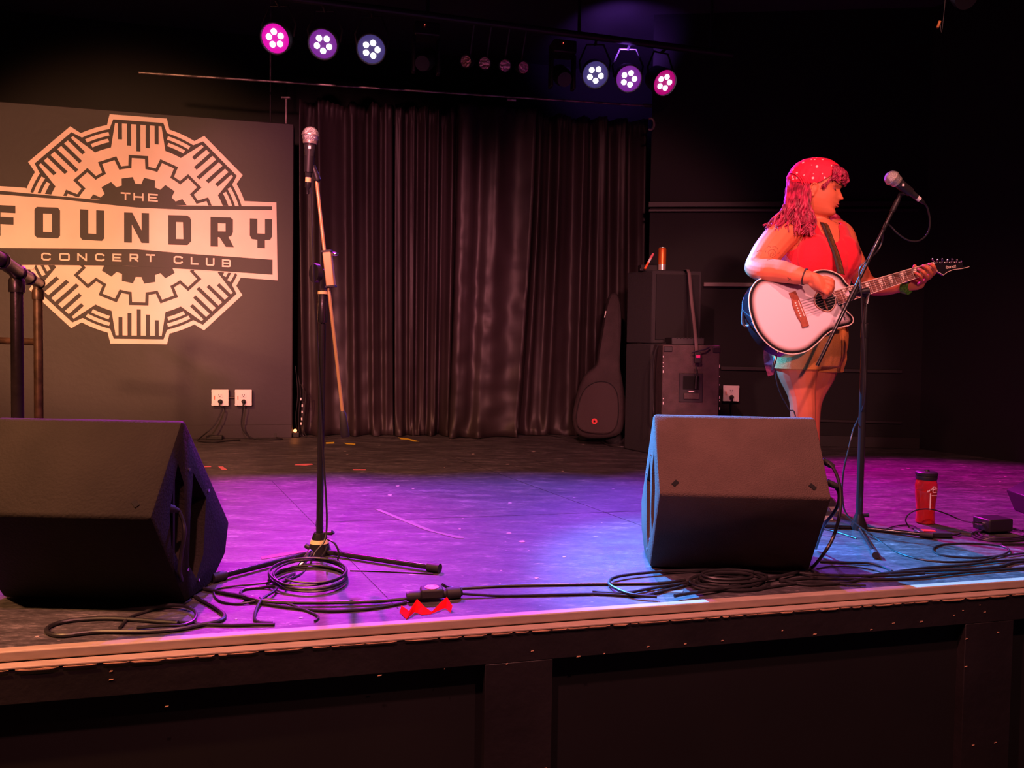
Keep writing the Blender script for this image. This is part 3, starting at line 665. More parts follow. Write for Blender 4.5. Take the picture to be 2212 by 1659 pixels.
# ---- left stand
base = fl(690, 1197); sx, sy = base.x, base.y
def A(px, py, d=None): return at(px, py, sy if d is None else d)
t = thing('microphone_stand', base, 'tripod microphone stand left of centre, its gold-lit boom folded almost upright', 'microphone stand', 'tripod microphone stands')
ztop = A(695, 628).z; zmid = A(693, 700).z; hubz = A(690, 1150).z
MB().cyl((sx, sy, hubz), (sx + 0.006, sy, zmid), 0.0125).build('lower_tube', 'stand_black', t)
MB().cyl((sx + 0.006, sy, zmid), (sx + 0.009, sy, ztop), 0.008).build('upper_tube', 'stand_black', t)
MB().lathe((sx + 0.006, sy, A(693, 697).z), (0, 0, 1), [(0, 0.016), (0.01, 0.018), (0.05, 0.017), (0.105, 0.016), (0.11, 0.014)], 16).build('clutch_grip', 'chrome' if False else 'stand_black', t)
MB().cyl((sx + 0.007, sy, A(693, 633).z - 0.004), (sx + 0.007, sy, A(693, 633).z + 0.006), 0.019).build('yellow_ring', 'tag_yellow', t)
MB().lathe((sx, sy, A(690, 1205).z), (0, 0, 1), [(0, 0.036), (0.015, 0.044), (0.03, 0.042), (0.085, 0.025), (0.095, 0.020)], 20).build('hub', 'stand_black', t)
MB().lathe((sx, sy, A(690, 1172).z), (0, 0, 1), [(0, 0.0355), (0.014, 0.0305)], 20).build('hub_label', 'tag_yellow', t)
hk = A(716, 1152); MB().tube([(sx + 0.012, sy, hk.z), hk, hk + Vector((0.006, 0, 0.006))], [0.006, 0.008, 0.009], 8).build('hub_knob', 'satin_black', t)
hk = A(660, 1178); MB().cyl((sx - 0.01, sy - 0.01, hk.z - 0.02), hk, 0.011, 0.009).build('leg_clamp', 'satin_black', t)
hubc = Vector((sx, sy, A(690, 1190).z))
for (fx, fy) in ((472, 1256), (938, 1236)):
    f = fl(fx, fy, 0.016); lg = MB().tube([hubc, f], 0.0095, 12).build('leg', 'stand_black', t)
    d = (f - hubc).normalized(); MB().cyl(f - d * 0.025, f + d * 0.022, 0.0155, 0.016).build('rubber_foot', 'rubber', lg)
f = Vector((sx - 0.10, sy + 0.40, ST + 0.016)); lg = MB().tube([hubc, f], 0.0095, 12).build('leg', 'stand_black', t)
d = (f - hubc).normalized(); MB().cyl(f - d * 0.025, f + d * 0.022, 0.0155, 0.016).build('rubber_foot', 'rubber', lg)
BD = sy - 0.045
b0, b1 = A(746, 944, BD), A(684, 392, BD)
bm_ = MB().cyl(b0.lerp(b1, 0.09), b1, 0.0062).build('boom', 'boom_metal', t)
bd = (b1 - b0).normalized()
MB().lathe(b0, bd, [(0, 0.014), (0.004, 0.016), (0.085, 0.0125), (0.095, 0.007)], 16).build('counterweight', 'rubber', t)
q = bd.to_track_quat('Z', 'Y').to_matrix()
cb = A(711, 581, BD); clamp = MB().box(cb, (0.030, 0.030, 0.125), q).build('boom_clamp', 'boom_metal', t, bevel=0.003)
MB().box(cb + bd * 0.063, (0.036, 0.034, 0.006), q).build('clamp_lip', 'satin_black', clamp)
MB().box(cb - bd * 0.063, (0.036, 0.034, 0.006), q).build('clamp_lip', 'satin_black', clamp)
kn = A(723, 549, BD); MB().ball(kn, (0.014, 0.008, 0.007)).build('clamp_knob', 'chrome', clamp)
dk = A(683, 590); MB().cyl(dk + Vector((-0.008, -0.006, 0)), dk + Vector((0.004, 0.006, 0)), 0.034, 0.034, 24).build('pivot_disc', 'satin_black', t)
MB().tube([dk, A(694, 600), Vector((sx + 0.009, sy, ztop)), A(705, 583, BD)], [0.012, 0.011, 0.011, 0.011], 10).build('pivot', 'satin_black', t)
mt = A(672, 274, BD - 0.02); mb_ = A(666, 386, BD - 0.005); ma = (mb_ - mt).normalized()
microphone(mt, ma, 'silver-headed microphone on top of the left stand, pointing straight up', 0.172)
clip(mt.lerp(mb_, 0.72), ma, t, 0.0155)
cp = mt.lerp(mb_, 0.80); MB().tube([cp + Vector((0.012, 0.004, 0.01)), A(681, 372, BD), A(686, 388, BD), b1], [0.010, 0.010, 0.012, 0.009], 10).build('clip_joint', 'satin_black', t)
# its lead: plug, hanging run, loop round the hub, coil on the floor
def Z7(x, y, h=0.0): return (420 + x / 3.687, 1040 + y / 3.687, h)
lead = thing('microphone_cable', mb_, 'black microphone cable hanging down the left stand into a coil at its foot', 'cable')
CR_ = 0.0036
MB().lathe(mb_ - ma * 0.004, ma, [(0, 0.0105), (0.016, 0.0105)], 14).build('yellow_plug_band', 'tag_yellow', lead)
MB().lathe(mb_ + ma * 0.012, ma, [(0, 0.0105), (0.018, 0.010), (0.022, 0.0065), (0.042, 0.0052)], 14).build('plug', 'satin_black', lead)
pts = [mb_ + ma * 0.03, A(671, 420, BD), A(673, 500, BD), A(677, 600, BD - 0.02), A(684, 720, BD), A(691, 850, BD), A(698, 980, BD), A(704, 1070, BD), A(706, 1130, BD), A(701, 1168, BD - 0.02), A(680, 1195, BD - 0.05), A(668, 1222, BD - 0.09)]
pts += [fl(645, 1245, CR_)]
cx, cy = 915, 790
for k in range(0, 5 * 12):
    a = R(200 - k * 30); g = k / 60; rx = 335 - 40 * abs(math.sin(k * 0.13)) - 30 * g; ry = 108 - 10 * math.sin(k * 0.21)
    x, y, _ = Z7(cx + 18 * math.sin(k * 0.5) + rx * math.cos(a), cy + 14 * math.cos(k * 0.37) - ry * math.sin(a)); pts.append(fl(x, y, CR_ + 0.0075 * ((k // 12))))
for z in ((800, 740), (700, 790), (560, 832), (250, 850), (157, 885), (200, 960), (350, 985), (560, 965), (700, 985), (900, 1042), (985, 1088), (960, 1122)): x, y, _ = Z7(*z); pts.append(fl(x, y, CR_ + (0.006 if z[0] in (560, 700) else 0)))
MB().tube(spline(pts, 5), CR_, 7).build('cord', 'cable', lead)
lp = [A(708, 1165, BD), A(722, 1173, BD - 0.02), A(731, 1190, BD - 0.03), A(730, 1208, BD - 0.03), A(716, 1219, BD - 0.03), A(697, 1218, BD - 0.03), A(690, 1208, BD - 0.03), A(700, 1196, BD - 0.03), A(708, 1178, BD - 0.02)]
MB().tube(spline(lp, 6), CR_, 7).build('hub_loop', 'cable', lead)
p0, p1_ = A(672, 1190, BD - 0.05), A(641, 1236, BD - 0.12); d = (p1_ - p0).normalized()
MB().lathe(p0, d, [(0, 0.008), (0.004, 0.0105), (0.07, 0.0105), (0.074, 0.008)], 14).build('silver_plug', 'chrome', lead)

# ---- right stand
base = fl(1855, 1143); sx, sy = base.x, base.y
t = thing('microphone_stand', base, 'tripod microphone stand in front of the singer, long boom slanting up to the right', 'microphone stand', 'tripod microphone stands')
ztop = A(1858, 640).z; zmid = A(1857, 705).z; hubz = A(1855, 1112).z
MB().cyl((sx, sy, hubz), (sx, sy, zmid), 0.0145).build('lower_tube', 'stand_black', t)
MB().cyl((sx, sy, zmid), (sx + 0.002, sy, ztop), 0.0085).build('upper_tube', 'stand_black', t)
MB().lathe((sx, sy, zmid - 0.05), (0, 0, 1), [(0, 0.016), (0.005, 0.0175), (0.06, 0.0165), (0.065, 0.012)], 16).build('clutch_grip', 'stand_black', t)
MB().lathe((sx, sy, A(1855, 1150).z), (0, 0, 1), [(0, 0.036), (0.006, 0.040), (0.03, 0.036), (0.075, 0.0185), (0.082, 0.016)], 24).build('hub', 'stand_black', t)
hk = A(1876, 1113); MB().cyl((sx + 0.01, sy, hk.z), hk, 0.006, 0.0085).build('hub_knob', 'satin_black', t)
hubc = Vector((sx, sy, A(1855, 1140).z))
for (fx, fy) in ((1890, 1205), (2005, 1163), (1752, 1142)):
    f = fl(fx, fy, 0.014); lg = MB().tube([hubc, f], 0.0085, 12).build('leg', 'stand_black', t)
    d = (f - hubc).normalized(); MB().cyl(f - d * 0.03, f + d * 0.018, 0.0125, 0.013).build('rubber_foot', 'rubber', lg)
BD = sy - 0.06
b0, b1 = A(1765, 790, BD), A(1943, 425, BD - 0.02)
MB().cyl(b0, b1, 0.0078).build('boom', 'stand_black', t)
bd = (b1 - b0).normalized()
j = A(1845, 632, BD); MB().lathe(j - bd * 0.03, bd, [(0, 0.012), (0.01, 0.014), (0.05, 0.014), (0.06, 0.011)], 14).build('boom_clamp', 'satin_black', t)
MB().tube([j, Vector((sx, sy, A(1858, 636).z)), Vector((sx, sy, A(1858, 655).z))], [0.013, 0.014, 0.011], 12).build('pivot', 'satin_black', t)
k1 = A(1829, 634, BD); MB().cyl(k1 + Vector((0, -0.006, 0)), j + Vector((-0.01, 0, 0)), 0.013, 0.008).build('pivot_knob', 'chrome', t)
k2 = A(1876, 627, BD); MB().cyl(j + Vector((0.01, 0, 0)), k2, 0.009, 0.013).build('pivot_end', 'satin_black', t)
MB().tube([k2, A(1878, 634, BD), A(1874, 656, BD)], [0.005, 0.004, 0.0045], 8).build('tee_handle', 'chrome', t)
c2 = b1 - bd * 0.06; MB().lathe(c2 - bd * 0.01, bd, [(0, 0.009), (0.005, 0.011), (0.05, 0.011), (0.062, 0.008)], 12).build('boom_tip', 'satin_black', t)
mt = A(1916, 376, BD - 0.06); mb_ = A(1981, 427, BD - 0.03); ma = (mb_ - mt).normalized()
microphone(mt, ma, 'microphone on the right boom stand, tilted towards the singer', 0.168)
clip(mt + ma * 0.105, ma, t, 0.017)
MB().tube([mt + ma * 0.105 + Vector((0, 0.0, -0.018)), A(1946, 418, BD - 0.02), b1], [0.009, 0.011, 0.009], 10).build('clip_joint', 'satin_black', t)
lead = thing('microphone_cable', mb_, 'black cable looping from the right microphone and wound down its stand', 'cable')
MB().lathe(mb_ - ma * 0.004, ma, [(0, 0.0105), (0.018, 0.0105)], 14).build('pale_plug_band', 'tag_white', lead)
MB().lathe(mb_ + ma * 0.012, ma, [(0, 0.0100), (0.018, 0.008), (0.03, 0.0052)], 14).build('plug', 'satin_black', lead)
pts = [mb_ + ma * 0.03, A(2003, 448, BD), A(2009, 480, BD), A(2003, 505, BD), A(1985, 520, BD), A(1962, 519, BD), A(1940, 505, BD), A(1921, 486, BD), A(1912, 482, BD - 0.02), A(1908, 498, BD - 0.02), A(1906, 520, BD + 0.02), A(1897, 540, BD + 0.02), A(1886, 552, BD), A(1870, 565, BD - 0.02), A(1858, 580, BD - 0.02), A(1857, 600, BD - 0.02), A(1861, 640, BD - 0.03), A(1864, 700, BD - 0.01), A(1868, 780, BD), A(1869, 840, BD), A(1864, 880, BD + 0.03), A(1854, 905, BD + 0.09), A(1843, 930, BD + 0.02), A(1832, 975, BD), A(1822, 1020, BD), A(1820, 1070, BD), A(1832, 1115, BD - 0.02)]
def Z8(x, y, h=0.0): return (1280 + x / 2.373, 1140 + y / 2.373, h)
for z in ((1470, 70), (1560, 130), (1700, 170), (1850, 180), (2000, 170), (2130, 135), (2100, 100), (1950, 85), (1800, 90), (1745, 115), (1790, 145), (1950, 158), (2130, 150), (2320, 120)): x, y, _ = Z8(*z); pts.append(fl(x, y, CR_ + (0.004 if z[0] == 2130 else 0)))
MB().tube(spline(pts, 5), CR_, 7).build('cord', 'cable', lead)

# ================================================================== CABLES ON THE DECK
G1 = 'loose black cables along the front of the stage'
def Z3(x, y, h=0.0): return (x / 2.861, 880 + y / 2.861, h)
# lead plugged into the left wedge
lead = thing('speaker_cable', at(384, 1104, 2.2), 'thick cable plugged into the left wedge speaker and trailing onto the deck', 'cable')
p0, p1_ = at(345, 1092, 2.16), at(386, 1103, 2.21); d = (p1_ - p0).normalized()
MB().lathe(p0, d, [(0, 0.010), (0.006, 0.012), (0.045, 0.012), (0.05, 0.009), (0.062, 0.007)], 14).build('plug', 'rubber', lead)
MB().lathe(p0 - d * 0.004, d, [(0, 0.008), (0.01, 0.0125)], 14).build('plug_tip', 'gold_plug', lead)
pts = [p1_, at(396, 1128, 2.21), at(398, 1155, 2.2), at(391, 1200, 2.2), at(389, 1240, 2.21), fl(405, 1285, 0.01)]
pts += [fl(*Z3(x, y)[:2], 0.0062) for x, y in ((1240, 1200), (1330, 1250), (1388, 1300), (1350, 1335), (1240, 1358), (1100, 1385), (900, 1400), (600, 1402), (380, 1425), (290, 1400), (320, 1360), (450, 1330), (700, 1318), (1100, 1345))]
MB().tube(spline(pts, 6), 0.0058, 8).build('cord', 'cable', lead)
cable([Z3(*z) for z in ((1180, 1112), (1300, 1140), (1420, 1165), (1602, 1195))] + [Z7(*z, 0.004) for z in ((400, 945), (560, 980), (900, 992), (1400, 982), (1690, 958))], 0.0058, 'thick cable from behind the left wedge to the inline connector', group=G1)
cable([Z3(*z, 0.008 if 900 < z[0] < 1300 else 0) for z in ((740, 1372), (800, 1310), (900, 1272), (1000, 1252), (1110, 1250), (1190, 1275), (1212, 1310), (1190, 1350), (1120, 1375), (1000, 1378), (850, 1372))], 0.0045, 'cable looping on the deck just in front of the left wedge', group=G1)
cable([Z3(1100, 1335), Z3(1240, 1350), Z3(1400, 1356)] + [Z7(*z) for z in ((300, 1158), (500, 1152), (640, 1150))], 0.0045, 'thin straight cable close to the stage lip on the left', group=G1)
cable([Z7(*z, 0.0075 if z[0] in (530, 640) else 0) for z in ((620, 1140), (500, 1128), (480, 1075), (530, 980), (640, 900), (640, 868), (540, 855), (400, 870), (370, 912), (470, 965), (700, 1008), (1050, 1042), (1400, 1025), (1690, 975))], 0.0045, 'cable with a small loop left of the coil, ending at the inline connector', group=G1)
cable([Z7(*z) for z in ((1240, 715), (1500, 722), (1900, 742))], 0.0025, 'thin dark wire lying under the right leg of the left stand', group=G1)
con = thing('cable_connector', fl(938, 1297), 'chunky black inline power connector lying near the stage lip', 'connector')
a, c = fl(878, 1301, 0.017), fl(998, 1291, 0.017); d = (c - a).normalized()
MB().lathe(a, d, [(0, 0.012), (0.01, 0.016), (0.05, 0.0155), (0.055, 0.013), (0.12, 0.013), (0.125, 0.018), (0.165, 0.018), (0.17, 0.012), ((c - a).length, 0.011)], 16).build('plug_body', 'rubber', con)
m_ = a.lerp(c, 0.45); MB().box(m_ + Vector((0, 0, 0.008)), (0.07, 0.05, 0.030), Matrix.Rotation(0.2, 3, 'Z')).build('housing', 'rubber', con, bevel=0.006)
mat('sticker_red', (0.6, 0.25, 0.25), 0.5, var=0.5, vscale=90)
MB().cyl(m_ + Vector((0, 0, 0.023)), m_ + Vector((0, 0, 0.0245)), 0.022, n=20).build('sticker', 'sticker_red', con)
cable([(998, 1291, 0.008), (1080, 1290), (1180, 1288), (1290, 1286), (1380, 1290), (1440, 1278), (1500, 1262)], 0.0045, 'cable running right from the inline connector to the tangle', group=G1)
cable([(955, 1279, 0.02), (985, 1274), (1100, 1268), (1250, 1265), (1340, 1264), (1430, 1262), (1480, 1255)], 0.0045, 'thin cable curving from above the inline connector to the tangle', group=G1)
cable([Z8(*z, 0.006) for z in ((330, 372), (200, 360), (110, 325), (85, 298), (120, 270), (250, 250), (450, 236), (700, 231), (1000, 240), (1170, 258), (1500, 262), (1700, 250))], 0.0052, 'cable bending round in front of the right wedge and along its base', group=G1)
tn = MB(); pts = []
for k in range(0, 46):
    a = R(k * 31); rx = 205 - 1.6 * k; ry = 42 - 0.4 * k
    x, y, _ = Z8(700 + 30 * math.sin(k * 0.31) + rx * math.cos(a), 288 + 8 * math.cos(k * 0.4) + ry * math.sin(a)); pts.append(fl(x, y, 0.006 + 0.0006 * k))
cable(pts, 0.0052, 'coiled black cable heaped in front of the right wedge', name='coiled_cable')
lead = thing('speaker_cable', at(1788, 1000, 2.66), 'thick cable leaving the right wedge speaker in a wide arc to the floor', 'cable')
pts = [at(1780, 996, 2.64), at(1796, 1006, 2.62), at(1809, 1030, 2.6), at(1816, 1065, 2.58), at(1814, 1110, 2.56), at(1800, 1160, 2.55), at(1780, 1195, 2.54), fl(1755, 1232, 0.012)]
pts += [fl(*Z8(x, y)[:2], 0.014) for x, y in ((1080, 238), (960, 270), (800, 303), (650, 335), (500, 358), (420, 372))]
MB().tube(spline(pts, 6), 0.0056, 8).build('cord', 'cable', lead)
MB().lathe(at(1776, 994, 2.64), (0.35, -0.1, -0.2), [(0, 0.011), (0.03, 0.011), (0.045, 0.007)], 12).build('plug', 'rubber', lead)
lead = thing('speaker_cable', at(1797, 1046, 2.6), 'short cable curling out of the right wedge just above its lower corner', 'cable')
MB().tube(spline([at(1790, 1044, 2.6), at(1803, 1050, 2.6), at(1812, 1066, 2.6), at(1810, 1090, 2.62), at(1798, 1112, 2.66), at(1780, 1135, 2.75), fl(1762, 1190, 0.01)], 6), 0.0056, 8).build('cord', 'cable', lead)
MB().lathe(at(1786, 1041, 2.6), (0.35, -0.1, -0.15), [(0, 0.011), (0.03, 0.011), (0.04, 0.007)], 12).build('plug', 'rubber', lead)
for zs, r_, lab in (
  (((940, 268), (1080, 300), (1200, 300), (1320, 285), (1450, 250), (1560, 236), (1700, 213), (1900, 200), (2080, 180), (2330, 165)), 0.005, 'cable running from the tangle along the lip to the right edge'),
  (((1165, 180), (1300, 187), (1420, 192), (1500, 210), (1535, 232)), 0.005, 'short arc of cable just right of the right wedge base'),
  (((1150, 215), (1210, 205), (1330, 207), (1440, 220), (1520, 245), (1600, 252)), 0.0028, 'thin wire curving beside the right wedge base'),
  (((1480, 245), (1650, 233), (1900, 226), (2080, 208), (2170, 185), (2330, 178)), 0.0056, 'thick cable near the lip on the right with a bend upward'),
  (((960, 285), (1100, 268), (1300, 272), (1500, 272), (1700, 262), (1900, 240), (2330, 205)), 0.005, 'straight cable closest to the lip on the right'),
  (((700, 300), (850, 318), (1000, 300), (1150, 285), (1300, 298), (1400, 305)), 0.004, 'cable crossing in front of the coiled heap'),
  (((0, 335), (150, 346), (300, 322), (420, 300), (520, 285), (640, 280)), 0.005, 'cable reaching the heap from the left along the lip'),
  (((2095, 90), (2200, 92), (2330, 96)), 0.005, 'short run of cable at the right edge above the big loop')):
    cable([Z8(x, y, 0.001 * (i % 3)) for i, (x, y) in enumerate(zs)], r_, lab, group=G1)
# right-hand floor clutter
def Z6(x, y, h=0.0): return (1740 + x / 4.608, 940 + y / 4.608, h)
box = thing('di_box', fl(2150, 1152), 'small black box with a jack plug on the right side of the stage floor', 'box')
bc = fl(2150, 1152, 0.032); MB().box(bc + Vector((0, 0.02, 0.006)), (0.125, 0.09, 0.055), Matrix.Rotation(0.25, 3, 'Z')).build('case', 'satin_black', box, bevel=0.006)
pl = bc + Vector((-0.075, -0.012, 0.01)); MB().lathe(pl + Vector((0.02, 0.005, 0)), (-1, -0.15, 0.12), [(0, 0.008), (0.03, 0.008), (0.035, 0.005), (0.06, 0.004)], 12).build('jack_plug', 'chrome', box)
q = MB(); pts = []
for k in range(0, 34):
    a = R(k * 32); x, y, _ = Z6(1960 + (320 - 3 * k) * math.cos(a), 1003 + (66 - 0.5 * k) * math.sin(a)); pts.append(fl(x, y, 0.004 + 0.0003 * k))
cable(pts, 0.004, 'coil of black cable under the small box on the right', name='coiled_cable')
ped = thing('guitar_pedal', fl(2008, 1160), 'flat dark tuner pedal with a red glint beyond the stand foot', 'pedal')
pc = fl(2015, 1158, 0.012); MB().box(pc, (0.13, 0.07, 0.020), Matrix.Rotation(-0.1, 3, 'Z')).build('case', 'satin_black', ped, bevel=0.004)
mat('red_gloss', (0.5, 0.03, 0.03), 0.25); MB().box(pc + Vector((-0.02, 0, 0.0115)), (0.05, 0.03, 0.003), Matrix.Rotation(-0.1, 3, 'Z')).build('display', 'red_gloss', ped)
jb = fl(*Z6(1100, 960)[:2], 0.016)
cable([pl + Vector((-0.03, -0.008, 0.005))] + [at(Z6(x, y)[0], Z6(x, y)[1], 3.38) for x, y in ((1540, 842), (1400, 782), (1250, 738), (1120, 742), (1030, 785), (998, 850), (1040, 920))] + [jb], 0.003, 'thin patch cable arching in front of the red bottle', group=G1)
cable([Z6(1540, 995, 0.004), Z6(1480, 1012, 0.004), Z6(1350, 1005, 0.004), Z6(1290, 985, 0.01)], 0.004, 'short copper-tinted cable end at the tuner pedal', group=G1)
cable([Z6(x, y, 0.002) for x, y in ((810, 940), (900, 915), (1000, 905), (1080, 915), (1130, 945))], 0.0028, 'thin wire between the right stand hub and the tuner pedal', group=G1)
cable([Z6(x, y, 0.002) for x, y in ((2040, 930), (2110, 950), (2250, 955))], 0.004, 'black cable leaving the small box to the right edge', group=G1)
cs = MB(); c0 = fl(2248, 1124); cs.prism([c0 + Vector((-0.045, 0, 0.10)), c0 + Vector((0.0, 0, 0)), c0 + Vector((0.45, 0.1, 0)), c0 + Vector((0.45, 0.1, 0.16)), c0 + Vector((0.05, 0, 0.15))], (0.02, 0.22, 0))
tag(cs.build('equipment_case', 'satin_black', bevel=0.005), 'corner of a black case cut off by the right edge', 'case')

# bottle
bp_ = fl(1998, 1130); bt = thing('water_bottle', bp_, 'translucent red water bottle with a black lid standing on the stage', 'bottle')
mat('bottle_red', (0.80, 0.06, 0.05), 0.12, trans=0.75, ior=1.4); mat('bottle_water', (0.85, 0.03, 0.03), 0.1, trans=0.6, ior=1.33)
MB().lathe(bp_, (0, 0, 1), [(0.001, 0.036), (0.006, 0.040), (0.05, 0.038), (0.09, 0.0405), (0.13, 0.045), (0.175, 0.046), (0.195, 0.042), (0.20, 0.040)], 28).build('body', 'bottle_red', bt)
MB().lathe(bp_ + Vector((0, 0, 0.005)), (0, 0, 1), [(0.001, 0.032), (0.045, 0.034), (0.10, 0.038), (0.145, 0.041)], 24).build('drink', 'bottle_water', bt)
MB().lathe(bp_ + Vector((0, 0, 0.2)), (0, 0, 1), [(0, 0.043), (0.012, 0.045), (0.018, 0.043), (0.020, 0.046), (0.032, 0.046), (0.037, 0.040), (0.038, 0.012), (0.044, 0.010), (0.045, 0.004)], 28).build('lid', 'satin_black', bt)
def on_bottle(gx, gy):      # grid to the outside of the bottle, turned slightly right
    a = (gx) / 0.0455; return bp_ + Vector((math.sin(a) * 0.0465, -math.cos(a) * 0.0465, gy))
pr_ = MB()
def bl(ch, x0, x1, y0, y1, sw):
    for p in letter(ch, x0, x1, -y1, -y0, sw, lambda x, y: on_bottle(x, -y)): pr_.add(p, [(0, 1, 2, 3)])
bl('P', 0.004, 0.019, 0.150, 0.176, 0.0042); bl('r', 0.0225, 0.036, 0.150, 0.176, 0.0042); bl('o', 0.039, 0.056, 0.150, 0.176, 0.004)
pr_.add([on_bottle(0.006, 0.147), on_bottle(0.02, 0.147), on_bottle(0.036, 0.147), on_bottle(0.036, 0.149), on_bottle(0.02, 0.149), on_bottle(0.006, 0.149)], [(0, 1, 2, 3, 4, 5)])
pr_.add([on_bottle(0.001, 0.133), on_bottle(0.02, 0.133), on_bottle(0.034, 0.133), on_bottle(0.034, 0.136), on_bottle(0.02, 0.136), on_bottle(0.001, 0.136)], [(0, 1, 2, 3, 4, 5)])
for k in range(4): pr_.add([on_bottle(-0.018 + 0.0062 * k, 0.150 + 0.0045 * k), on_bottle(-0.0145 + 0.0062 * k, 0.148 + 0.0045 * k), on_bottle(-0.0125 + 0.0062 * k, 0.156 + 0.004 * k), on_bottle(-0.016 + 0.0062 * k, 0.158 + 0.004 * k)], [(0, 1, 2, 3)])
pr_.add([on_bottle(-0.007, 0.07), on_bottle(-0.002, 0.07), on_bottle(-0.002, 0.145), on_bottle(-0.007, 0.145)], [(0, 1, 2, 3)])
pr_.build('printed_lettering', 'tag_white', bt, smooth=0, fix=False)

# tape scraps and the red ribbon
mat('tape_yellow', (0.75, 0.55, 0.03), 0.5); mat('tape_pink', (0.75, 0.16, 0.2), 0.5); mat('tape_pale', (0.15, 0.125, 0.13), 0.6); mat('chip_pale', (0.36, 0.29, 0.27), 0.6); mat('tape_faded', (0.22, 0.05, 0.075), 0.6); mat('tape_red', (0.85, 0.008, 0.012), 0.85, spec=0.05)
def scrap(poly, m, label, name='tape_scrap', g='scraps of tape stuck to the stage floor'):
    mb = MB(); mb.prism([fl(x, y, 0.001) for x, y in poly], (0, 0, 0.0006)); return tag(mb.build(name, m, smooth=0), label, 'tape', g)
scrap([(860, 945), (880, 947), (892, 950), (906, 954), (893, 954), (882, 950), (866, 949)], 'tape_yellow', 'lightning-shaped yellow tape scrap near the curtain hem')
scrap([(704, 956), (722, 955), (722, 958), (704, 959)], 'tape_yellow', 'small yellow tape scrap just right of the left stand pole')
scrap([(742, 957), (768, 959), (767, 961), (748, 960)], 'tape_yellow', 'thin yellow tape scrap under the boom counterweight')
scrap([(640, 1003), (674, 1002), (676, 1004), (660, 1006), (636, 1005)], 'tape_pink', 'reddish tape strip left of the left stand pole')
scrap([(762, 1014), (790, 1014), (790, 1016), (764, 1016)], 'tape_pink', 'thin pink tape strip right of the left stand pole')
scrap([(427, 1008), (456, 1007), (456, 1009), (434, 1010), (428, 1012)], 'tape_pink', 'hooked pink tape scrap beyond the left wedge')
scrap([(471, 1008), (481, 1008), (491, 1015), (479, 1015)], 'tape_pink', 'short slanted pink tape scrap beyond the left wedge')
scrap([(563, 1204), (605, 1196), (657, 1190), (658, 1193), (610, 1202), (566, 1209)], 'tape_faded', 'long faded pink tape strip left of the left stand hub')
scrap([(808, 1100), (822, 1101), (880, 1125), (940, 1148), (1003, 1161), (1001, 1164), (985, 1163), (920, 1146), (860, 1122)], 'tape_pale', 'long pale worn tape streak running diagonally across the floor')
scrap([(1371, 1274), (1400, 1273), (1412, 1278), (1476, 1276), (1474, 1281), (1440, 1281)], 'tape_pale', 'pale scrap in front of the right wedge')
ch = MB(); rnd = random.Random(5)
for (x, y, s_) in ((1101, 1087, 9), (1099, 1152, 12), (1128, 1170, 13), (1142, 1190, 5), (1092, 1170, 5), (1158, 1249, 10), (1218, 1203, 8), (1080, 1261, 5), (1240, 1075, 5), (860, 1050, 9), (893, 1056, 6), (842, 1070, 10), (993, 1143, 6), (1022, 981, 8), (1097, 1003, 8), (820, 962, 6), (1152, 976, 8), (745, 975, 7), (750, 982, 6), (680, 970, 5), (1215, 1018, 6), (1325, 1056, 5), (1435, 1237, 6), (1300, 1130, 4), (1950, 1015, 8), (1962, 1012, 7), (2172, 1030, 5), (2160, 1041, 5), (1905, 990, 6), (545, 1287, 5), (650, 1335, 9), (560, 1342, 6), (510, 1338, 6), (1083, 1233, 6), (1000, 1120, 4), (470, 1170, 4), (1420, 1015, 6), (905, 962, 4), (960, 1010, 4), (1260, 960, 5), (80, 1376, 9), (270, 1366, 12), (400, 1300, 8)):
    p = fl(x, y, 0.0008); n = 6; rr0 = s_ / 1662 * p.y * 0.55
    ch.prism([p + Vector((math.cos(k * PI / 3) * rr0 * rnd.uniform(0.6, 1.3), math.sin(k * PI / 3) * rr0 * rnd.uniform(0.5, 1.1) * 1.3, 0)) for k in range(n)], (0, 0, 0.0005))
tag(ch.build('paint_chips', 'chip_pale', deck, smooth=0), kind='stuff')
rb = MB(); path = [(864, 1322), (880, 1335), (897, 1320), (912, 1326), (930, 1327), (948, 1318), (962, 1311), (974, 1322)]
hts = [0.012, 0.008, 0.024, 0.012, 0.004, 0.012, 0.018, 0.010]; wds = [0.012, 0.020, 0.020, 0.018, 0.006, 0.016, 0.020, 0.014]
vs = []; fs = []
for i, ((x, y), h_, w_) in enumerate(zip(path, hts, wds)):
    p = fl(x, y); vs += [p + Vector((0, -w_ * 0.7, 0.002)), p + Vector((0.003, 0.7 * w_, h_ + w_ * 0.4))]
for i in range(len(path) - 1): fs.append((2 * i, 2 * i + 2, 2 * i + 3, 2 * i + 1))
rb.add(vs, fs); o = rb.build('ribbon', 'tape_red', smooth=0, fix=False); md = o.modifiers.new('t', 'SOLIDIFY'); md.thickness = 0.001
tag(o, 'crumpled bright red tape ribbon lying at the stage lip', 'ribbon')

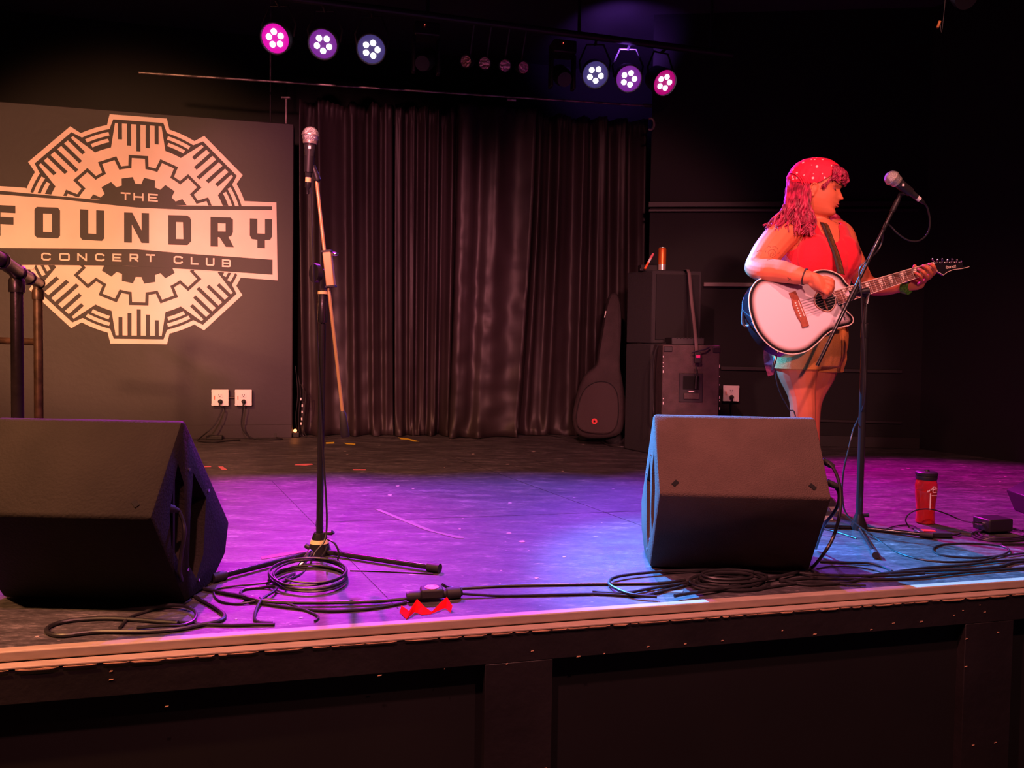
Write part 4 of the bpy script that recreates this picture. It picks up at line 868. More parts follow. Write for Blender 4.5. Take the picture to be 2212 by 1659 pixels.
# ================================================================== OUTLETS AND POWER LEADS
mat('socket_white', (0.8, 0.74, 0.70), 0.4); mat('socket_dark', (0.05, 0.03, 0.03), 0.5); mat('sticker_orange', (0.7, 0.15, 0.06), 0.5)
def outlet(px, py, pl0, n, label, two=True, size=0.125):
    c = onplane(px, py, pl0, n); n = n.normalized(); 
    if n.y > 0: n = -n
    ax = n.cross(Vector((0, 0, 1))); ax = -ax if ax.x < 0 else ax; M = Matrix((ax, -n, Vector((0, 0, 1)))).transposed()
    t = thing('wall_outlet', c, label, 'outlet', 'white wall outlets')
    MB().box(c + n * 0.022, (size * 0.97, 0.044, size * 0.95), M).build('back_box', 'socket_dark', t, bevel=0.003)
    MB().box(c + n * 0.046, (size, 0.005, size), M).build('cover_plate', 'socket_white', t, bevel=0.003)
    for sx_ in (-1, 1):
        for sz in (-1, 1):
            MB().cyl(c + n * 0.048 + ax * sx_ * size * 0.42 + Vector((0, 0, sz * size * 0.42)), c + n * 0.0515 + ax * sx_ * size * 0.42 + Vector((0, 0, sz * size * 0.42)), 0.011, n=10).build('corner_screw', 'white_plastic', t)
    MB().box(c + n * 0.049 + Vector((0, 0, 0.018)), (0.042, 0.004, 0.034), M).build('socket_face', 'white_plastic', t, bevel=0.004)
    for dx in (-0.008, 0.008): MB().box(c + n * 0.052 + ax * dx + Vector((0, 0, 0.022)), (0.004, 0.002, 0.011), M).build('slot', 'socket_dark', t)
    MB().cyl(c + n * 0.051 + Vector((0, 0, 0.010)), c + n * 0.053 + Vector((0, 0, 0.010)), 0.004, n=8).build('slot', 'socket_dark', t)
    MB().box(c + n * 0.0495 - ax * 0.040 + Vector((0, 0, 0.0)), (0.007, 0.002, 0.03), M).build('sticker', 'sticker_orange', t)
    return c, n, ax
def plug_lead(c, n, pts, label, name='power_cable', adapters=()):
    t = thing(name, c, label, 'cable', 'power leads plugged into wall outlets')
    p = c + n * 0.05 + Vector((0.003, 0, -0.028))
    MB().lathe(p, n, [(0, 0.016), (0.02, 0.017), (0.03, 0.011), (0.036, 0.006)], 12).build('plug', 'rubber', t)
    MB().tube(spline([p + n * 0.03, p + n * 0.045 + Vector((0, 0, -0.03))] + pts, 6), 0.0052, 8).build('cord', 'cable', t)
    for (x, y, w_, h_, d_, rz) in adapters: MB().box(fl(x, y, h_ / 2), (w_, d_, h_), Matrix.Rotation(rz, 3, 'Z')).build('adapter', 'rubber', t, bevel=0.006)
WP = sf(0, PV)
def Z2(x, y): return x / SC, 520 + y / SC
c, n, ax = outlet(*Z2(1552, 1100), WP, -V, 'left one of the two white outlets on the painted partition')
plug_lead(c, n, [onplane(*Z2(1562, 1180), sf(0, PV - 0.08), V), onplane(*Z2(1515, 1285), sf(0, PV - 0.10), V), onplane(*Z2(1450, 1350), sf(0, PV - 0.12), V)] + [fl(*Z2(x, y), 0.006) for x, y in ((1398, 1398), (1400, 1414), (1500, 1420), (1600, 1412), (1688, 1404))], 'power lead hanging from the left outlet down to a flat adapter', adapters=((464, 949, 0.12, 0.03, 0.05, 0.1),))
c, n, ax = outlet(*Z2(1715, 1100), WP, -V, 'right one of the two white outlets on the painted partition')
plug_lead(c, n, [onplane(*Z2(1705, 1200), sf(0, PV - 0.08), V), onplane(*Z2(1698, 1300), sf(0, PV - 0.08), V), onplane(*Z2(1735, 1365), sf(0, PV - 0.10), V)] + [fl(*Z2(x, y), 0.006) for x, y in ((1800, 1398), (1900, 1402), (1985, 1396), (1940, 1388))], 'power lead hanging from the right outlet to a black adapter', adapters=((582, 945, 0.125, 0.045, 0.06, 0.2),))
c, n, ax = outlet(1577, 849, A2, wn2, 'white outlet on the black wall right of the amplifier')
q1 = onplane(1581, 880, A2 + wn2 * 0.06, wn2); q2 = Vector((q1.x + 0.02, q1.y - 0.02, ST + 0.1))
plug_lead(c, n, [q1, q2, Vector((q1.x + 0.1, q1.y - 0.12, ST + 0.006)), Vector((q1.x - 0.1, q1.y - 0.3, ST + 0.006))], 'power lead dropping from the outlet beside the amplifier')
pipe('conduit', onplane(*Z2(1608, 1103), sf(0, PV - 0.012), V), onplane(*Z2(1660, 1103), sf(0, PV - 0.012), V), 0.008, 'socket_dark', 'short dark conduit joining the two partition outlets', 'conduit')

# clutter in the gap between partition and curtain: hanging wires and a small amber lamp
mat('amber_glow', (0.8, 0.2, 0.05), 0.4, emit=(1.0, 0.25, 0.06), estr=9)
gp = fl(641, 944); lamp = thing('pilot_lamp', gp, 'tiny glowing amber lamp on the floor at the foot of the partition', 'lamp')
MB().box(gp + Vector((0, 0, 0.02)), (0.05, 0.05, 0.04)).build('base', 'satin_black', lamp, bevel=0.004)
MB().ball(gp + Vector((-0.01, -0.012, 0.052)), 0.014).build('bulb', 'amber_glow', lamp)
pl_ = bpy.data.lights.new('pilot_light', 'POINT'); pl_.energy = 0.03; pl_.color = (1, 0.3, 0.08); pl_.shadow_soft_size = 0.02
po = bpy.data.objects.new('pilot_light', pl_); col.objects.link(po); po.location = gp + Vector((-0.01, -0.045, 0.055))
rnd = random.Random(21)
for k, lab in enumerate(('leftmost thin wire hanging in the gap beside the partition', 'second thin wire hanging in the gap beside the partition', 'wire with pale tags hanging in the gap beside the partition', 'rightmost loose wire hanging in the gap before the curtain')):
    x = 640 + 6 * k; t = thing('hanging_wire', fl(x, 942), lab, 'wire', 'wires in the gap between partition and curtain')
    P = [at(x - 2, 790 + 20 * k, 6.16), at(x + 3, 850, 6.15), at(x - 1, 900, 6.15), fl(x + 4, 943, 0.004), fl(x + 22 + 9 * k, 946, 0.004)]
    MB().tube(spline(P, 6), 0.0035, 6).build('cord', 'cable', t)
    if k == 2:
        for y in (862, 876, 890, 905, 915): MB().box(at(x + rnd.uniform(-3, 3), y, 6.14), (0.010, 0.004, 0.02)).build('tag', 'tag_white', t)

# ================================================================== HANDRAIL ON THE LEFT
mat('rail_pipe', (0.03, 0.022, 0.024), 0.32, 0.7, var=0.3, vscale=10, bump=0.1, bscale=60); mat('rail_dull', (0.06, 0.032, 0.022), 0.4, 0.5, var=0.4, vscale=20)
rail = thing('handrail', fl(60, 1000), 'black steel pipe handrail at the far left, sloping down to an elbow', 'handrail')
pA, pB, pC, pD = at(-60, 522, 2.5), at(2, 563, 2.75), at(38, 588, 3.05), at(80, 611, 4.0)
pD = at(84, 612, 4.0)
def post(name, px, d, ptop, r, m):
    b_ = at(px, 900, d); MB().cyl((ptop.x, ptop.y, ST), ptop, r, n=20).build(name, m, rail)
    MB().lathe(Vector((ptop.x, ptop.y, ptop.z - 0.07)), (0, 0, 1), [(0, r * 1.25), (0.012, r * 1.3), (0.045, r * 1.3), (0.055, r * 1.1)], 20).build('fitting', m, rail)
    MB().lathe(Vector((ptop.x, ptop.y, ST)), (0, 0, 1), [(0, 0.06), (0.008, 0.06), (0.012, r * 1.3), (0.03, r * 1.2)], 20).build('floor_flange', m, rail)
post('post', 34, 3.05, at(36, 593, 3.05), 0.0225, 'rail_pipe'); post('post', 82, 4.0, at(82, 618, 4.0), 0.0215, 'rail_dull')
MB().tube([pA, pB, pC, pD], [0.026, 0.026, 0.026, 0.024], 20).build('top_rail', 'rail_pipe', rail)
for p, q_ in ((pB, pC), (pC, pB), (pC.lerp(pD, 0.45), pD)):
    d = (q_ - p).normalized(); MB().lathe(p - d * 0.02, d, [(0, 0.028), (0.004, 0.032), (0.016, 0.032), (0.02, 0.029)], 20).build('ring_fitting', 'rail_pipe', rail)
MB().ball(pD, 0.03).build('elbow', 'rail_pipe', rail)
MB().cyl(at(82, 739, 4.0), at(-60, 733, 4.05), 0.018, n=16).build('mid_rail', 'rail_dull', rail)

# ================================================================== BACKLINE
def boxthing(name, x0, x1, ytop, zb, d, depth, m, label, cat, rz=0.0, bev=0.008):
    """front lower-left/right given by pixel columns at distance d"""
    p0, p1 = at(x0, ytop, d), at(x1, ytop, d); w_ = p1.x - p0.x; zt = (p0.z + p1.z) / 2
    t = thing(name, Vector((p0.x + w_ / 2, d, zb)), label, cat)
    c = Vector((p0.x + w_ / 2, d + depth / 2, (zb + zt) / 2)); o = MB().box(c, (w_, depth, zt - zb), (0, 0, rz)).build('cabinet', m, t, bevel=bev)
    return t, p0, p1, zt
mat('cab_brown', (0.075, 0.05, 0.05), 0.8, bump=0.5, bscale=140, var=0.2, vscale=14)  # brown-black covering of the amplifier cabinet
zs_ = at(1420, 742, 5.5).z
# big lower cabinet
lo = thing('loudspeaker', Vector((1.1, 5.95, ST)), 'large black lower loudspeaker behind the guitar bag', 'loudspeaker', 'stacked loudspeakers')
cL = at(1352, 742, 5.75); cM = at(1407, 742, 5.5)
def slab(t, pa, pb, dep, z0, z1, m, bev=0.01):
    d_ = Vector((0, dep, 0)); q = MB(); a_ = Vector((pa.x, pa.y, z0)); b_ = Vector((pb.x, pb.y, z0)); e_ = b_ + Vector((0.36, 0.03, 0)); f_ = Vector((a_.x + 0.36, a_.y + 0.09, z0))
    q.prism([a_, b_, e_, f_], (0, 0, z1 - z0)); return q.build('cabinet', m, t, bevel=bev)
slab(lo, cL, cM, 0.3, ST, zs_ - 0.004, 'cab_black'); MB().box(Vector((cM.x + 0.18, cM.y + 0.008, (ST + zs_) / 2)), (0.31, 0.012, zs_ - ST - 0.08), (0, 0, 0.08)).build('grille', 'hole_black', lo)
up_ = thing('loudspeaker', Vector((1.1, 5.95, zs_)), 'black upper loudspeaker with a can and clutter on top', 'loudspeaker', 'stacked loudspeakers')
zt_ = at(1407, 583, 5.5).z
slab(up_, cL, cM, 0.3, zs_, zt_, 'cab_black'); MB().box(Vector((cM.x + 0.18, cM.y + 0.008, (zt_ + zs_) / 2)), (0.31, 0.012, zt_ - zs_ - 0.06), (0, 0, 0.08)).build('grille', 'cab_dark', up_)
# bass cabinet on its side with handle
am, p0, p1, zt = boxthing('amplifier', 1432, 1556, 745, ST, 5.15, 0.32, 'cab_brown', 'scuffed brown-black amplifier cabinet with a recessed handle', 'amplifier')
def on_am(x, y, dy=0.0): return at(x, y, 5.15 - dy)
def am_box(x0, x1, y0, y1, th, m, name, bev=0.003):
    a_, c_ = on_am(x0, y0), on_am(x1, y1); return MB().box(Vector(((a_.x + c_.x) / 2, 5.15 - th / 2, (a_.z + c_.z) / 2)), (c_.x - a_.x, th, a_.z - c_.z)).build(name, m, am, bevel=bev)
am_box(1467, 1517, 806, 869, 0.008, 'satin_black', 'handle_plate')
am_box(1475, 1510, 812, 842, 0.010, 'hole_black', 'handle_recess'); am_box(1476, 1509, 849, 862, 0.022, 'cab_brown', 'handle_grip'); am_box(1487, 1499, 844, 847, 0.011, 'tag_white', 'handle_label')
for (x0, x1, y0, y1) in ((1434, 1452, 748, 760), (1540, 1556, 750, 762)): am_box(x0, x1, y0, y1, 0.008, 'satin_black', 'corner_protector')
rnd = random.Random(4)
for i in range(12):
    y = rnd.uniform(760, 890); x = 1554.5 if i % 2 else 1432.5
    am_box(x - 0.8, x + 0.8, y, y + rnd.uniform(1.5, 7), 0.003, 'tag_white', 'scuff', 0)
# small mixer on top
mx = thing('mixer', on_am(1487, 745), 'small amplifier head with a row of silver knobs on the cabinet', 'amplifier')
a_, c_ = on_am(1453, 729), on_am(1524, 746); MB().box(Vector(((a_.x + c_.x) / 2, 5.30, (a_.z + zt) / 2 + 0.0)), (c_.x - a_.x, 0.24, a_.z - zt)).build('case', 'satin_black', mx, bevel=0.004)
for k in range(8):
    p = at(1462 + k * 7.4, 732, 5.19); MB().cyl(p, p + Vector((0, -0.012, 0.006)), 0.007, 0.005, 10).build('knob', 'chrome', mx)
    p = at(1462 + k * 7.4, 737, 5.19); MB().box(p, (0.004, 0.006, 0.014)).build('switch', 'tag_white', mx)
am2 = at(1459, 741, 5.185); MB().box(am2, (0.035, 0.006, 0.010)).build('name_plate', 'tag_white', mx)
# strap over the stack with buckle
mat('webbing', (0.13, 0.085, 0.085), 0.7); st_ = thing('tie_strap', at(1487, 586, 5.45), 'grey webbing strap hanging over the stack with a metal buckle', 'strap')
P = [Vector((at(1480, 583, 5.5).x, 5.62, zt_ + 0.004)), at(1486, 582, 5.44), at(1489, 590, 5.42), at(1494, 650, 5.35), at(1500, 700, 5.25), at(1504, 745, 5.12), at(1505, 765, 5.11)]
q = MB(); vs = []; fs = []
for i, p in enumerate(P): vs += [p - Vector((0.011, 0, 0)), p + Vector((0.011, 0, 0))]
for i in range(len(P) - 1): fs.append((2 * i, 2 * i + 2, 2 * i + 3, 2 * i + 1))
q.add(vs, fs); o = q.build('webbing', 'webbing', st_, fix=False); md = o.modifiers.new('t', 'SOLIDIFY'); md.thickness = 0.002
MB().box(at(1507, 772, 5.11), (0.044, 0.014, 0.075)).build('buckle', 'satin_black', st_, bevel=0.003); MB().box(at(1508, 770, 5.10), (0.03, 0.008, 0.022)).build('buckle_plate', 'chrome', st_, bevel=0.002)
MB().tube([at(1494, 762, 5.11), at(1508, 758, 5.1), at(1524, 755, 5.11), at(1532, 750, 5.12)], 0.005, 6).build('strap_tail', 'satin_black', st_)
MB().tube([at(1504, 790, 5.11), at(1503, 800, 5.10), at(1507, 808, 5.10), at(1504, 815, 5.1), at(1503, 840, 5.1)], [0.006, 0.004, 0.007, 0.006, 0.009], 8).build('hook', 'satin_black', st_)
# cable in front of the lower loudspeaker
cable([at(1453, 738, 5.4), at(1436, 742, 5.35), at(1418, 752, 5.3), at(1411, 790, 5.3), at(1410, 850, 5.3), at(1411, 910, 5.3), fl(1408, 962, 0.01), fl(1380, 972, 0.006)], 0.006, 'dark cable hanging from the amplifier head down the speaker stack', group=None)
# things on the top speaker
can = thing('drink_can', at(1430, 580, 5.52), 'tall orange and silver drink can standing on the upper loudspeaker', 'can')
cb = at(1430, 580, 5.56); cb.z = zt_; ch_ = at(1430, 535, 5.56).z - zt_
mat('can_orange', (0.75, 0.16, 0.03), 0.3, 0.5); mat('can_silver', (0.8, 0.68, 0.6), 0.3, 0.7)
MB().lathe(cb, (0, 0, 1), [(0, 0.022), (0.004, 0.027), (ch_ * 0.28, 0.0285)], 20).build('silver_base', 'can_silver', can)
MB().lathe(cb, (0, 0, 1), [(ch_ * 0.28, 0.0285), (ch_ * 0.93, 0.0285), (ch_ * 0.975, 0.025)], 20).build('body', 'can_orange', can)
MB().lathe(cb, (0, 0, 1), [(ch_ * 0.975, 0.0255), (ch_, 0.025), (ch_, 0.022)], 20).build('rim', 'can_silver', can)
bx = thing('small_box', at(1402, 576, 5.6), 'small dark box with pale lettering on the upper loudspeaker', 'box')
bc = at(1401, 576, 5.62); bc.z = zt_ + 0.022; MB().box(bc, (0.14, 0.07, 0.044), (0, 0, 0.15)).build('carton', 'satin_black', bx, bevel=0.002)
for k in range(5): MB().box(bc + Vector((-0.055 + 0.026 * k, -0.038 + 0.004 * k, 0.010 - 0.006 * (k % 2))), (0.016, 0.003, 0.010), (0, 0, 0.15)).build('pale_mark', 'tag_white', bx)
for k in range(3): MB().box(bc + Vector((-0.062 + 0.011 * k, -0.039, -0.014)), (0.007, 0.003, 0.012), (0, 0, 0.15)).build('pale_mark', 'tag_white', bx)
lt = thing('lighter', at(1393, 582, 5.55), 'orange and white lighter leaning on the small box', 'lighter')
l0, l1 = at(1393, 581, 5.53), at(1411, 548, 5.56); l0.z = max(l0.z, zt_ + 0.004); mat('lighter_orange', (0.85, 0.14, 0.04), 0.35)
MB().cyl(l0, l0.lerp(l1, 0.42), 0.0085).build('orange_end', 'lighter_orange', lt); MB().cyl(l0.lerp(l1, 0.42), l0.lerp(l1, 0.68), 0.0082).build('white_band', 'tag_white', lt); MB().cyl(l0.lerp(l1, 0.68), l1, 0.0095, 0.008).build('tip', 'tape_pink', lt)

# gig bag leaning on the speakers
mat('bag_cloth', (0.035, 0.022, 0.024), 0.75, bump=0.6, bscale=300, var=0.2, vscale=8); mat('bag_pocket', (0.052, 0.034, 0.036), 0.8, bump=0.7, bscale=350)
bag = thing('guitar_bag', fl(1290, 948), 'black soft guitar bag leaning upright beside the speaker stack', 'guitar bag')
GD = 5.95
def gb(x, y, off=0.0): # plane leaning back
    d = GD + (945 - y) * 0.0006 - off; return at(x, y, d)
out = [(1316, 640), (1308, 668), (1300, 715), (1292, 760), (1287, 788), (1262, 812), (1248, 845), (1238, 885), (1237, 915), (1246, 936), (1270, 945), (1310, 944), (1338, 935), (1349, 905), (1350, 870), (1344, 830), (1338, 795), (1338, 760), (1340, 720), (1340, 670), (1334, 640), (1325, 634)]
ol = spline([gb(x, y) for x, y in out], 3, True)
q = MB(); cen = gb(1300, 850); n_ = len(ol); vs = []
ring = lambda sc_, off: [cen + (p - cen) * 1.0 + Vector((0, -off, 0)) if sc_ == 1 else Vector(((p.x - gb(1312, 790).x) * sc_ + gb(1312, 790).x, p.y - off, (p.z - cen.z) * (1 - (1 - sc_) * 0.4) + cen.z)) for p in ol]
rings = [ring(0.92, -0.07), ring(1, -0.05), ring(1, 0.05), ring(0.93, 0.075), ring(0.7, 0.085)]
for r_ in rings: vs += r_
fs = []
for i in range(4):
    for k in range(n_): k2 = (k + 1) % n_; fs.append((i * n_ + k, i * n_ + k2, (i + 1) * n_ + k2, (i + 1) * n_ + k))
fs.append(tuple(range(n_))[::-1]); fs.append(tuple(range(4 * n_, 5 * n_))); q.add(vs, fs); q.build('bag_body', 'bag_cloth', bag, smooth=60)
pk = [(1244, 905), (1250, 870), (1262, 842), (1280, 828), (1300, 824), (1320, 830), (1333, 850), (1336, 885), (1333, 915), (1318, 934), (1285, 936), (1254, 928)]
pl2 = spline([gb(x, y, 0.085) for x, y in pk], 4, True); q = MB(); q.prism(pl2, (0, -0.028, 0)); q.build('front_pocket', 'bag_pocket', bag, bevel=0.012)
MB().tube(spline([gb(x, y, 0.115) for x, y in pk[:9]], 4), 0.003, 6).build('zip', 'satin_black', bag)
mat('badge_red', (0.75, 0.05, 0.05), 0.4, emit=None); bg = gb(1284, 910, 0.118); MB().cyl(bg, bg + Vector((0, -0.004, 0)), 0.022, n=24).build('badge', 'badge_red', bag)
s_ = MB(); pts = []
for k in range(12): a_ = R(30 * k + 90); r_ = 0.013 if k % 2 == 0 else 0.0055; pts.append(bg + Vector((math.cos(a_) * r_, -0.0045, math.sin(a_) * r_)))
s_.prism(pts, (0, -0.001, 0)); s_.build('badge_star', 'hole_black', bag)
MB().cyl(gb(1309, 672, 0.09), gb(1306, 686, 0.09), 0.004).build('zip_pull', 'tag_white', bag)
ad = thing('power_adapter', fl(1262, 951), 'small black adapter on the floor in front of the guitar bag', 'adapter')
MB().box(fl(1262, 951, 0.018), (0.075, 0.05, 0.036)).build('case', 'rubber', ad, bevel=0.004); MB().box(fl(1262, 951, 0.038), (0.06, 0.03, 0.003)).build('label', 'webbing', ad)
cable([(1170, 938), (1200, 944), (1235, 947), (1262, 951, 0.015)], 0.005, 'dark lead from under the curtain to the small adapter', group=None)
bagc = thing('cable_bag', fl(1340, 957), 'crumpled black cloth heap with leads at the foot of the speakers', 'cloth')
q = MB(); 
for (x, y, r_, h_) in ((1335, 958, 0.10, 0.05), (1352, 955, 0.09, 0.09), (1366, 958, 0.09, 0.06)): q.ball(fl(x, y, h_ * 0.5), (r_, r_ * 0.6, h_), 10, 6)
q.build('heap', 'cab_black', bagc)
cable([(1300, 957), (1320, 965), (1350, 968), (1375, 966), (1402, 972)], 0.007, 'thick dark lead curling on the floor at the foot of the speakers', group=None)
# ================================================================== SINGER
from mathutils.bvhtree import BVHTree
ZK = 2.765
def zp(x, y, d=3.65): return at(1580 + x / ZK, 320 + y / ZK, d)
def finish(mb, name, m, parent, voxel, smooth_it=4, extra=None):
    """weld overlapping closed volumes into one continuous surface"""
    o = mb.build(name, m)
    md = o.modifiers.new('weld', 'REMESH'); md.mode = 'VOXEL'; md.voxel_size = voxel; md.use_smooth_shade = True
    if smooth_it: ms = o.modifiers.new('soft', 'SMOOTH'); ms.factor = 0.5; ms.iterations = smooth_it
    dg = bpy.context.evaluated_depsgraph_get(); me = bpy.data.meshes.new_from_object(o.evaluated_get(dg), depsgraph=dg)
    o.modifiers.clear(); o.data = me; me.polygons.foreach_set('use_smooth', [True] * len(me.polygons))
    if parent is not None: o.parent = parent; o.matrix_parent_inverse = parent.matrix_basis.inverted()
    return o
TH_ = R(14); a_ax = Vector((math.cos(TH_), math.sin(TH_), 0)); f_ax = Vector((math.sin(TH_), -math.cos(TH_), 0))
feet = at(1580 + 435 / ZK, 1113, 3.66); feet.z = ST
person = thing('person', feet, 'person in red tank top, tan shorts and red bandana playing a white acoustic guitar', 'person')

def limb(mb, pts, rs, n=16, sub=5, flat=None):
    P = spline(pts, sub); k = len(P); RR = []
    for i in range(len(rs) - 1):
        for j in range(sub): t = j / sub; t = t * t * (3 - 2 * t); RR.append(rs[i] * (1 - t) + rs[i + 1] * t)
    RR.append(rs[-1]); mb.tube(P, RR, n); mb.ball(P[0], RR[0], n, 10); mb.ball(P[-1], RR[-1], n, 10)

body = MB()
TORSO = [(1262, 455, .150, .125, 3.67), (1200, 462, .175, .135, 3.67), (1120, 472, .170, .130, 3.67), (1040, 488, .150, .118, 3.67), (930, 500, .142, .115, 3.67), (820, 508, .146, .120, 3.66), (720, 514, .158, .138, 3.65), (650, 517, .163, .142, 3.65), (580, 518, .158, .125, 3.66), (520, 519, .152, .100, 3.67), (480, 521, .140, .082, 3.67), (452, 522, .092, .068, 3.67), (430, 516, .054, .054, 3.67), (405, 514, .046, .050, 3.665), (370, 518, .045, .049, 3.66), (330, 524, .045, .047, 3.655)]
secs = []
for (y, x, ra, rb, d) in TORSO:
    c = zp(x, y, d); secs.append((c, a_ax * ra, f_ax * rb))
body.loft(secs, 36)
# bust
for s_ in (-1, -.33, .33, 1):
    c = zp(522, 665, 3.65) + a_ax * 0.078 * s_ + f_ax * (0.070 if abs(s_) == 1 else .066); body.ball(c, (0.076, 0.066, 0.100), 18, 12)
# right arm (nearer, on the left of the picture)
SR, ER_, WR = zp(318, 505, 3.60), zp(150, 712, 3.50), zp(445, 770, 3.345)
limb(body, [zp(380, 490, 3.63), SR, zp(232, 600, 3.55), zp(165, 690, 3.51), ER_, zp(205, 728, 3.46), zp(290, 735, 3.42), zp(380, 757, 3.37), WR], [.070, .076, .071, .060, .052, .052, .050, .041, .032])
# left arm
SL, EL_, WL = zp(652, 520, 3.73), zp(800, 805, 3.70), zp(1040, 818, 3.53)
limb(body, [zp(600, 500, 3.70), SL, zp(715, 650, 3.73), EL_, zp(900, 828, 3.63), WL], [.062, .062, .053, .044, .042, .028])
# legs
limb(body, [zp(395, 1190, 3.63), zp(392, 1310, 3.62), zp(425, 1520, 3.60), zp(428, 1750, 3.63), zp(432, 2085, 3.66)], [.105, .094, .058, .054, .036])
limb(body, [zp(545, 1190, 3.74), zp(520, 1320, 3.75), zp(468, 1530, 3.78), zp(462, 1750, 3.82), zp(470, 2060, 3.86)], [.105, .086, .054, .052, .036])
fdir = f_ax
for c in (zp(432, 2100, 3.66), zp(470, 2075, 3.86)):
    g = Vector((c.x, c.y, ST + 0.045)); body.loft([(g - fdir * 0.04 + Vector((0, 0, 0.02)), a_ax * 0.03, Vector((0, 0, 0.03))), (g + fdir * 0.03, a_ax * 0.036, Vector((0, 0, 0.03))), (g + fdir * 0.12 - Vector((0, 0, 0.012)), a_ax * 0.04, Vector((0, 0, 0.02)))], 14); body.tube([c, g], 0.034, 12)

# hands
def finger(pts, r): limb(body, pts, [r * 1.08, r, r * 0.95, r * 0.82][:len(pts)], 10, 4)
# strumming hand: palm then curled fingers towards the strings
pc = [zp(445, 770, 3.345), zp(480, 785, 3.325), zp(520, 802, 3.315), zp(552, 815, 3.318)]
body.loft([(pc[0], Vector((-.008, 0, .030)), Vector((0, .026, 0))), (pc[1], Vector((-.010, 0, .037)), Vector((.0, .021, 0))), (pc[2], Vector((-.012, 0, .042)), Vector((0, .018, 0))), (pc[3], Vector((-.012, 0, .040)), Vector((0, .014, 0)))], 18)
for (x0, y0, x1, y1, x2, y2, x3, y3) in ((568, 778, 600, 790, 604, 822, 588, 842), (570, 802, 600, 818, 600, 850, 580, 866), (562, 826, 588, 846, 584, 874, 566, 882), (548, 846, 568, 866, 562, 888, 548, 892)):
    finger([zp(x0 - 16, y0 - 6, 3.318), zp(x1, y1, 3.312), zp(x2, y2, 3.345), zp(x3, y3, 3.385)], .0098)
finger([zp(478, 815, 3.33), zp(512, 846, 3.345), zp(548, 862, 3.37), zp(580, 858, 3.39)], .0105)
# fretting hand: palm under and behind the neck, fingers wrapping onto the fretboard
pc = [zp(1040, 818, 3.53), zp(1082, 808, 3.515), zp(1125, 800, 3.50), zp(1160, 790, 3.485)]
body.loft([(pc[0], Vector((0, 0, .028)), Vector((0, .022, 0))), (pc[1], Vector((.004, 0, .033)), Vector((0, .020, 0))), (pc[2], Vector((.006, -.005, .036)), Vector((0, .019, 0))), (pc[3], Vector((.006, -.012, .034)), Vector((0, .016, 0)))], 18)
for (x0, y0, x1, y1, x2, y2, x3, y3, r) in ((1172, 768, 1212, 745, 1208, 706, 1180, 692, .0090), (1165, 782, 1190, 765, 1178, 722, 1146, 702, .0092), (1150, 795, 1165, 780, 1150, 742, 1118, 722, .0088), (1128, 808, 1138, 795, 1124, 760, 1098, 745, .0078)):
    finger([zp(x0 - 8, y0 + 4, 3.48), zp(x1, y1, 3.435), zp(x2, y2, 3.405), zp(x3, y3, 3.428)], r)
finger([zp(1060, 800, 3.53), zp(1078, 770, 3.53), zp(1090, 735, 3.525), zp(1095, 705, 3.52)], .0110)

# ---- head, in its own frame: x ahead, y to her right (towards us), z up
PSI = R(62); PIT = R(14)
O_h = at(1650 + 787 / 6.912, 320 + 668 / 6.912, 3.64)
Fh = Vector((math.sin(PSI), -math.cos(PSI), 0)); Rh = Vector((-math.cos(PSI), -math.sin(PSI), 0)); Uh = Vector((0, 0, 1))
F2 = Fh * math.cos(PIT) - Uh * math.sin(PIT); U2 = Uh * math.cos(PIT) + Fh * math.sin(PIT)
def hp(x, y, z): return O_h + F2 * x + Rh * y + U2 * z
PROF = [(-.100, .060, .020, .026), (-.094, .084, .030, .034), (-.084, .098, .040, .043), (-.068, .102, .055, .053), (-.050, .099, .070, .061), (-.030, .100, .085, .067), (0, .100, .095, .071), (.030, .096, .105, .074), (.050, .101, .108, .075), (.080, .098, .108, .075), (.105, .083, .100, .068), (.125, .056, .080, .054), (.138, .026, .045, .030), (.143, .006, .010, .008)]
def prof(z):
    for i in range(len(PROF) - 1):
        if z <= PROF[i + 1][0]:
            t = (z - PROF[i][0]) / (PROF[i + 1][0] - PROF[i][0]); t = max(0, min(1, t))
            return [PROF[i][k] * (1 - t) + PROF[i + 1][k] * t for k in (1, 2, 3)]
    return PROF[-1][1:]
def g2(a, b, sa, sb): return math.exp(-(a / sa) ** 2 / 2 - (b / sb) ** 2 / 2)
def head_pt(th, z, off=0.0):
    xf, xb, w = prof(z); c, s = math.cos(th), math.sin(th)
    x = (xf if c > 0 else xb) * math.copysign(abs(c) ** 0.92, c); y = w * math.copysign(abs(s) ** 0.92, s)
    n = Vector((c, s, 0)); p = Vector((x, y, 0)) + n * off
    x, y = p.x, p.y
    if c > 0 and off < 0.002:
        ridge = max(0.0, min(1.0, (0.036 - z) / 0.042)) * (1 if z > -0.010 else max(0, 1 - (-0.010 - z) / 0.008))
        x += 0.0225 * ridge * math.exp(-(y / (0.0095 + 0.0065 * ridge)) ** 2)
        x += 0.006 * (g2(y, z + .033, .017, .0042) + g2(y, z + .045, .015, .0048)) - 0.003 * g2(y, z + .039, .018, .0022)
        x += 0.007 * g2(y, z + .021, .015, .008)
        x += 0.007 * g2(y, z + .078, .018, .011) - 0.004 * g2(y, z + .058, .02, .006)
        for s2 in (-1, 1):
            x -= 0.011 * g2(y - s2 * .031, z - .028, .013, .010); x += 0.004 * g2(y - s2 * .045, z + .005, .015, .014)
            x += 0.005 * g2(y - s2 * .011, z + .006, .005, .005)
        x += 0.004 * g2(y, z - .050, .045, .007)
    return hp(x, y, z)
NT, NZ = 96, 80; vs = []; fs = []
for j in range(NZ):
    z = -.100 + (.243) * j / (NZ - 1)
    for i in range(NT): vs.append(head_pt(2 * PI * i / NT, z))
